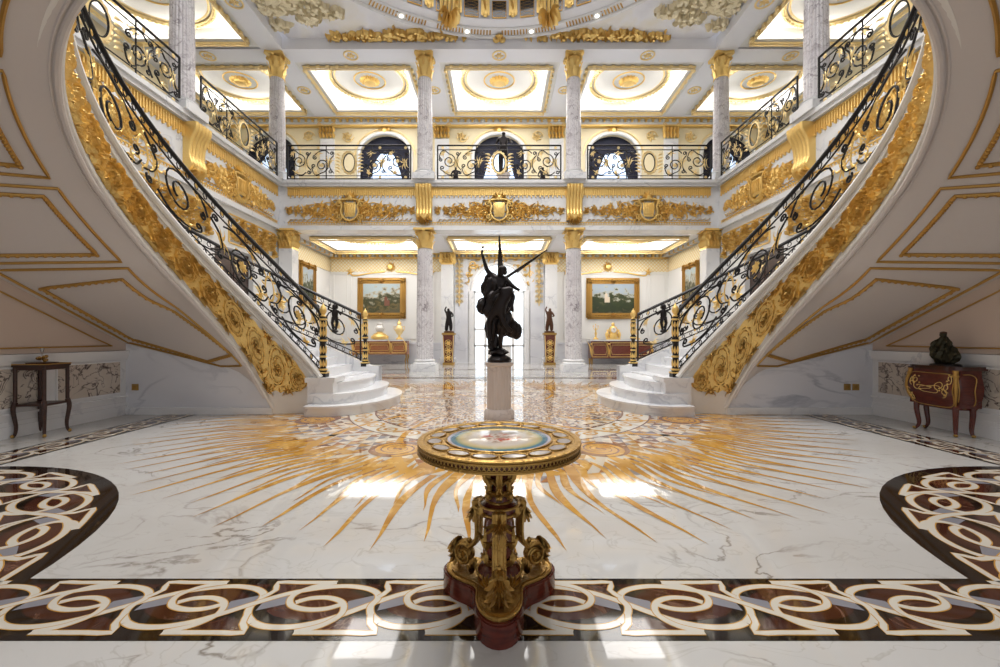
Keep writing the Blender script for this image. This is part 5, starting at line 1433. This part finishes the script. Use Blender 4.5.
wing((-.01, .08, 1.36), (-.005, .22, 2.17), (.42, .9, 0), .20).build('wing', 'bronze', e)
wing((.06, .07, 1.38), (.81, .12, 1.90), (.05, .5, -.2), .13).build('wing', 'bronze', e)

# ------------------------------------------------------------------ the round table in front
TY = 2.10; HT = .830
e = empty('round_centre_table', (0, TY, 0), label='round gilt-bronze centre table with painted porcelain top on a mahogany scroll pedestal', cat='table')
r = .412
MB().lathe([(r - .09, -.012), (r - .01, -.010), (r, -.004), (r, .003), (r - .012, .008), (r - .03, .006), (r - .035, .0), (.001, .0)], (0, 0, HT), 96).build('table_top', 'ormolu', e)
m_ = MB().lathe([(r - .012, -.049), (r - .004, -.047), (r - .004, -.042), (r - .014, -.040), (r - .014, -.016), (r - .006, -.013), (r - .004, -.008)], (0, 0, HT), 96)
m_.lathe([(.06, -.046), (r - .012, -.049)], (0, 0, HT), 64)
ap = m_.build('apron', 'mahog', e)
m_ = MB()
for q in (-1, 1):
    m_.tube([((r - .010) * cos(a), (r - .010) * sin(a), HT - .028 + q * .0105 * sin(a * 60)) for a in [2 * pi * i / 720 for i in range(720)]], .0030, 4, closed=True)
for z, rr in ((-.047, .0055), (-.012, .005), (-.040, .0025), (-.016, .0025)): m_.tube([((r - .004) * cos(a), (r - .004) * sin(a), HT + z) for a in [2 * pi * i / 96 for i in range(96)]], rr, 6, closed=True)
m_.build('pierced_frieze', 'ormolu', ap)
# porcelain plaque
pm = mat('painted_porcelain_plaque', (.7, .65, .6), .08); nt = pm.node_tree; N, L = nt.nodes, nt.links
tc = N.new('ShaderNodeTexCoord'); ln = N.new('ShaderNodeVectorMath'); ln.operation = 'LENGTH'; L.new(tc.outputs['Object'], ln.inputs[0])
nz = N.new('ShaderNodeTexNoise'); nz.inputs['Scale'].default_value = 14; nz.inputs['Detail'].default_value = 5; L.new(tc.outputs['Object'], nz.inputs['Vector'])
scn = ramp(nt, [(.30, (.10, .07, .07)), (.42, (.45, .30, .22)), (.50, (.72, .66, .58)), (.60, (.55, .12, .06)), (.70, (.25, .25, .30))]); L.new(nz.outputs['Fac'], scn.inputs[0])
rim = ramp(nt, [(0, (1, 1, 1)), (.30, (1, 1, 1)), (.34, (0, 0, 0))]); mlt = N.new('ShaderNodeMath'); mlt.operation = 'MULTIPLY'; mlt.inputs[1].default_value = 3.45; L.new(ln.outputs['Value'], mlt.inputs[0])
band = ramp(nt, [(0, (.50, .44, .38)), (.50, (.56, .51, .46)), (.66, (.52, .42, .22)), (.74, (.28, .30, .14)), (.78, (.04, .17, .24)), (.84, (.03, .14, .24)), (.87, (.45, .43, .48)), (.95, (.50, .48, .54))]); L.new(mlt.outputs[0], band.inputs[0])
cent = ramp(nt, [(0, (1, 1, 1)), (.25, (1, 1, 1)), (.42, (0, 0, 0))]); L.new(mlt.outputs[0], cent.inputs[0])
mxr = N.new('ShaderNodeMixRGB'); L.new(cent.outputs[0], mxr.inputs[0]); L.new(band.outputs[0], mxr.inputs[1]); L.new(scn.outputs[0], mxr.inputs[2])
L.new(mxr.outputs[0], N['Principled BSDF'].inputs['Base Color']); M['plaque'] = pm
pl = MB().lathe([(.001, .004), (.262, .004), (.266, .003), (.266, 0)], n=64).build('porcelain_plaque', 'plaque', e, loc=(0, 0, HT))
MB().tube([(.268 * cos(a), .268 * sin(a), HT + .004) for a in [2 * pi * i / 64 for i in range(64)]], .005, 6, closed=True).build('plaque_rim', 'ormolu', e)
for i in range(16):
    a = 2 * pi * (i + .5) / 16
    m_ = MB(); pts = [(.050 * cos(b) , .050 * sin(b) * .85) for b in [2 * pi * q / 16 for q in range(16)]]
    m_.add([(.327 * cos(a) + p[1] * cos(a) * .85 - p[0] * 1.15 * sin(a), .327 * sin(a) + p[1] * sin(a) * .85 + p[0] * 1.15 * cos(a), HT + .0035) for p in pts], [tuple(range(16))])
    cm_ = m_.build('porcelain_cameo', 'cameo', e)
    MB().tube([(.327 * cos(a) + p[1] * cos(a) * .85 - p[0] * 1.15 * sin(a), .327 * sin(a) + p[1] * sin(a) * .85 + p[0] * 1.15 * cos(a), HT + .004) for p in pts], .004, 5, closed=True).build('cameo_rim', 'ormolu', cm_)
# triangular base with concave sides: lobes toward camera, back-left, back-right
def tri(R0, R1, n=72, ph=-pi / 2):
    pts = []
    for i in range(n):
        a = 2 * pi * i / n; c = (1 + cos(3 * a)) / 2; pts.append((lerp(R1, R0, c ** 1.25) * cos(a + ph), lerp(R1, R0, c ** 1.25) * sin(a + ph)))
    return pts
m_ = MB(); 
m_.prism(tri(.335, .15), 0, .098); m_.prism(tri(.328, .146), .098, .106)
m_.build('plinth_base', 'mahog', e)
m_ = MB(); m_.prism(tri(.312, .14), .105, .116); m_.prism(tri(.285, .125), .116, .124)
m_.tube([(x, y, .116) for x, y in tri(.310, .138)], .006, 6, closed=True); m_.build('base_collar', 'ormolu', e)
m_ = MB()
m_.lathe([(.11, .12), (.115, .16), (.095, .185), (.06, .20), (.055, .22), (.075, .26), (.078, .36), (.070, .42), (.085, .455), (.10, .47), (.10, .50), (.062, .52), (.045, .56), (.040, .60), (.058, .655), (.060, .68), (.042, .71), (.045, .74), (.085, .785)], n=6 * 6)
m_.build('central_stem', 'mahog', e)
g = MB()
for z, rr in ((.165, .115), (.205, .062), (.468, .102), (.503, .102), (.52, .066), (.735, .052), (.775, .082)): g.tube([(rr * cos(a), rr * sin(a), z) for a in [2 * pi * i / 24 for i in range(24)]], .007, 6, closed=True)
for q in range(6):
    a = -pi / 2 + q * pi / 3
    for zz, ll, rr, w_ in ((.60, .09, .056, .018), (.54, .08, .048, .018), (.68, .05, .060, .02), (.45, .06, .100, .022), (.28, .12, .078, .016), (.20, .08, .07, .022)):
        for s2 in (-1, 0, 1):
            g.merge(MB().leaf(s2 * .012, 0, pi / 2 - s2 * .35, ll * (1 - .25 * abs(s2)), w_ * .7, .012, -s2 * .5).map(lambda u, v, h, a=a, zz=zz, rr=rr: ((rr + h) * cos(a) - u * sin(a), (rr + h) * sin(a) + u * cos(a), zz + v)))
g.build('gilt_mounts', 'ormolu', e)
g = MB()
for q in range(6):
    a = -pi / 2 + q * pi / 3
    pth = spiral(.060, .545, .014, .006, pi, -.9, 10)[::-1] + smooth([(.052, .562), (.060, .60), (.082, .635), (.086, .67), (.068, .70)], 4) + spiral(.078, .705, .012, .004, pi, -.9, 8)
    for off in (-.008, .008): g.tube([(x * cos(a) - off * sin(a), x * sin(a) + off * cos(a), z) for x, z in pth], .009, 6)
g.build('upper_scroll_brackets', 'ormolu', e)
for q in range(3):
    a = -pi / 2 + q * 2 * pi / 3
    VC = (.208, .192); VR = .062
    vol = [(VC[0] + (VR * (1 - .80 * t)) * cos(radians(128) - t * 3.0 * pi), VC[1] + (VR * (1 - .80 * t)) * sin(radians(128) - t * 3.0 * pi)) for t in [j / 34 for j in range(35)]]
    prof = spiral(.118, .478, .008, .026, 0, 1.2, 14) + smooth([(.142, .47), (.128, .42), (.124, .34), (.132, .285), vol[0]], 5)[1:-1] + vol
    m_ = MB()
    n_p = len(prof)
    for off, rr in ((-.026, .009), (-.013, .014), (0, .011), (.013, .014), (.026, .009)):
        m_.tube([(x * cos(a) - off * sin(a), x * sin(a) + off * cos(a), z) for x, z in prof], rr, 7)
    lg = m_.build('scroll_leg', 'ormolu', e)
    def put(mbl, x0, z0, tilt=0.0): return mbl.map(lambda u, v, h: ((x0 + h + v * tilt) * cos(a) - u * sin(a), (x0 + h + v * tilt) * sin(a) + u * cos(a), z0 + v))
    m_ = MB()
    for s2 in range(-3, 4):
        m_.merge(put(MB().leaf(s2 * .006, 0, -pi / 2 + s2 * .16, .100 - .012 * abs(s2), .014, .018, s2 * .15), .262, .262, -.15))
        m_.merge(put(MB().leaf(s2 * .006, 0, -pi / 2 + s2 * .30, .085 - .008 * abs(s2), .013, .018, s2 * .2), .262, .200, .25))
        m_.merge(put(MB().leaf(s2 * .004, 0, pi / 2 + s2 * .30, .080 - .010 * abs(s2), .012, .016, -s2 * .2), .142, .42, .0))
        m_.merge(put(MB().leaf(s2 * .004, 0, -pi / 2 + s2 * .25, .10 - .010 * abs(s2), .012, .016, s2 * .2), .142, .465, -.1))
    m_.ball((.185 * cos(a), .185 * sin(a), .268), .014, 8, 6)
    m_.build('acanthus_leaf_mount', 'ormolu', lg)
    m_ = MB()
    for s2 in (-1, 1):
        m_.merge(MB().rosette(0, 0, .032, .012, 7).map(lambda u, v, h: ((VC[0] + u) * cos(a) - s2 * (.034 + h) * sin(a), (VC[0] + u) * sin(a) + s2 * (.034 + h) * cos(a), VC[1] + v)))
        for k2 in range(5): m_.merge(MB().leaf(0, 0, .3 + .35 * k2, .085 - .008 * k2, .014, .014, .5).map(lambda u, v, h: ((.12 + h) * cos(a) - s2 * (u + .045) * sin(a), (.12 + h) * sin(a) + s2 * (u + .045) * cos(a), .14 + v)))
    m_.build('volute_rosette', 'ormolu', lg)

# ------------------------------------------------------------------ bombe commode with bronze (right) and side table (left)
e = empty('bombe_commode', (6.43, 5.79, 0), radians(-90), label='red bombe commode with gilt floral mounts and cabriole legs against the beige wall', cat='commode')
# local frame: +x runs along the wall, -y faces the room
def bomb(i, j):
    a = pi * i; z = .36 + .54 * j; bul = 1 + .16 * sin(pi * min(1, j * 1.1)) - .14 * (1 - j) ** 2
    ca, sa = cos(a), abs(sin(a)); x = -.335 * (1 if ca > 0 else -1) * abs(ca) ** .42; y = -.33 * sa ** .42 if 0 < i < 1 else 0
    return (x * bul, (y - .02) * bul + .0, z)
m_ = MB(); m_.grid(bomb, 40, 12); m_.box(-.33, .33, -.30, .0, .39, .90)
m_.build('carcass', 'mahog', e)
m_ = MB(); pts = [(-.38 * (1 if cos(a) > 0 else -1) * abs(cos(a)) ** .42, -.385 * sin(a) ** .42 if 0 < a < pi - 1e-6 else 0) for a in [pi * i / 32 for i in range(33)]] + [(.38, .02), (-.38, .02)]
pts = [(x, min(y, 0.0) if k < 33 else y) for k, (x, y) in enumerate(pts)]
m_.prism(pts[::-1], .90, .925); m_.prism([(x * .95, y * .95) for x, y in pts][::-1], .925, .95); m_.build('marble_top', 'red', e)
def surf(i, j, h=0):
    p = Vector(bomb(i, j)); q = Vector((p.x, p.y - .001, 0)).normalized(); return p + q * h
for nmn, i0, i1 in (('drawer_front', .29, .71), ('side_door', .79, .985), ('end_panel', .015, .21)):
    g = MB()
    fr = [(i0, .12), (lerp(i0, i1, .5), .05), (i1, .12), (i1 - .01, .5), (i1, .85), (lerp(i0, i1, .5), .9), (i0, .85), (i0 + .01, .5), (i0, .12)]
    g.tube([surf(a, b, .004) for a, b in smooth(fr, 5)], .007, 5)
    dp = g.build(nmn, 'dgold', e)
    if nmn == 'drawer_front':
        g = MB(); r_ = random.Random(4)
        for s in range(10):
            cu, cv = lerp(i0 + .04, i1 - .04, (s + .5) / 10), r_.uniform(.22, .80)
            sp = spiral(cu, cv, .045, .01, r_.random() * 6, r_.choice((-1, 1)) * 1.1, 14)
            g.tube([surf(a, cv + (b - cv) * 3.0, .006) for a, b in sp], .0045, 5)
            for k in range(3): c_ = surf(cu + r_.uniform(-.03, .03), cv + r_.uniform(-.12, .12), .008); g.ball(c_, .011, 6, 4)
        g.build('floral_mount', 'gold', dp)
for nmn, i_ in (('corner', .25), ('corner', .75)):
    g = MB()
    p = [surf(min(.999, max(.001, i_)), j, .012) for j in (.98, .85, .7, .5, .3, .1)]
    g.tube(p, .030, 7, r1=.010); g.ball(p[0], .035, 8, 6); g.ball(p[1], .034, 8, 6)
    g.build('corner_mount', 'dgold', e)
for k, (i_, yb) in enumerate(((.25, 0), (.75, 0), (.01, 0), (.99, 0))):
    if yb: pts = [(.0, -.02, .34), (.0, -.0, .2), (.0, -.02, .08), (.0, -.02, 0)]; 
    else:
        b0 = surf(i_, .02); d = Vector((b0.x, b0.y, 0)); pts = [(d.x, d.y, .46), (d.x * 1.02, d.y * 1.02, .30), (d.x * .95, d.y * .95, .12), (d.x * .98, d.y * .98, .05), (d.x * 1.08, d.y * 1.08, .0)]
    m_ = MB().tube([Vector(p) for p in smooth(pts, 3)], .038, 8, r1=.015); lg = m_.build('leg', 'mahog', e)
    q = pts[-1]; MB().ball((q[0], q[1], .02), (.025, .025, .02), 8, 6).build('gilt_foot', 'ormolu', lg)
e = empty('bronze_sculpture', (6.27, 5.76, .95), label='green-brown bronze seated cloaked figure on the bombe commode', cat='sculpture'); e.scale = (.80, .80, .70)
MB().lathe([(.20, 0), (.20, .025), (.17, .04)], n=20).build('base', 'bronze', e)
d = drape(0, -.01, .20, .15, .16, .20, 21, 9); d.merge(drape(-.01, .02, .40, .10, .10, .16, 22, 6)); d.merge(drape(-.04, .11, .30, .09, .08, .20, 23, 6)); d.merge(drape(-.01, .02, .52, .05, .06, .08, 25, 5))
d.ball((-.02, .02, .615), (.045, .05, .058), 12, 8); d.ball((-.07, .02, .60), (.014, .010, .012), 6, 4)
d.tube([(-.02, -.06, .44), (-.08, -.10, .34), (-.13, -.03, .30)], .032, 8, r1=.02); d.tube([(-.03, .09, .44), (-.11, .10, .36), (-.13, .02, .29)], .032, 8, r1=.02)
d.build('cloaked_body', 'bronzeg', e)
MB().ball((-.01, .025, .65), (.05, .052, .035), 10, 6).build('hair', 'bronzer', e)

e = empty('side_table', (-6.31, 5.66, 0), label='small dark walnut side table with lower shelf and gilt feet by the veined dado', cat='table')
a_ = .205
e.rotation_euler.z = radians(6); e.scale.z = 1.13
m_ = MB(); m_.box(-a_, a_, -a_ + .02, a_ - .02, .84, .865); m_.box(-a_ + .01, a_ - .01, -a_ + .03, a_ - .03, .80, .84); m_.build('table_top', 'dwood', e)
m_ = MB(); m_.tube([(x, y, .868) for x, y in ((-a_, -a_ + .02), (a_, -a_ + .02), (a_, a_ - .02), (-a_, a_ - .02))], .008, 5, closed=True); m_.build('brass_gallery', 'dgold', e)
m_ = MB(); m_.box(-a_ + .02, a_ - .02, -a_ + .03, a_ - .03, .37, .395); m_.build('shelf', 'dwood', e)
for sx in (-1, 1):
    for sy in (-1, 1):
        x, y = sx * (a_ - .03), sy * (a_ - .04)
        m_ = MB(); m_.tube([(x, y, .82), (x, y, .42)], .022, 8); m_.tube(smooth([(x, y, .42), (x * 1.08, y * 1.08, .33), (x * .98, y * .98, .15), (x * 1.0, y * 1.0, .05), (x * 1.12, y * 1.12, 0)], 4), .030, 8, r1=.014)
        lg = m_.build('leg', 'dwood', e); MB().ball((x * 1.1, y * 1.1, .02), (.022, .022, .022), 8, 6).build('gilt_foot', 'ormolu', lg)
e = empty('inkstand', (-6.31, 5.66, .985), label='small gilt and bronze dish with clear crystal flute on the side table', cat='ornament')
MB().lathe([(.15, 0), (.16, .015), (.10, .02), (.02, .022)], n=24).build('dish', 'bronzer', e)
m_ = MB()
for q in range(8): m_.ball((.04 * cos(q), .04 * sin(q), .04 + .008 * q), .022, 6, 5)
m_.build('gilt_flower', 'ormolu', e)
gm = mat('clear_crystal', (.9, .9, .9), .05); gm.node_tree.nodes['Principled BSDF'].inputs['Transmission Weight'].default_value = 1.0; M['crystal'] = gm
MB().lathe([(.02, .06), (.008, .10), (.012, .15), (.022, .2), (.020, .21), (.008, .16)], n=12).build('crystal_flute', 'crystal', e)
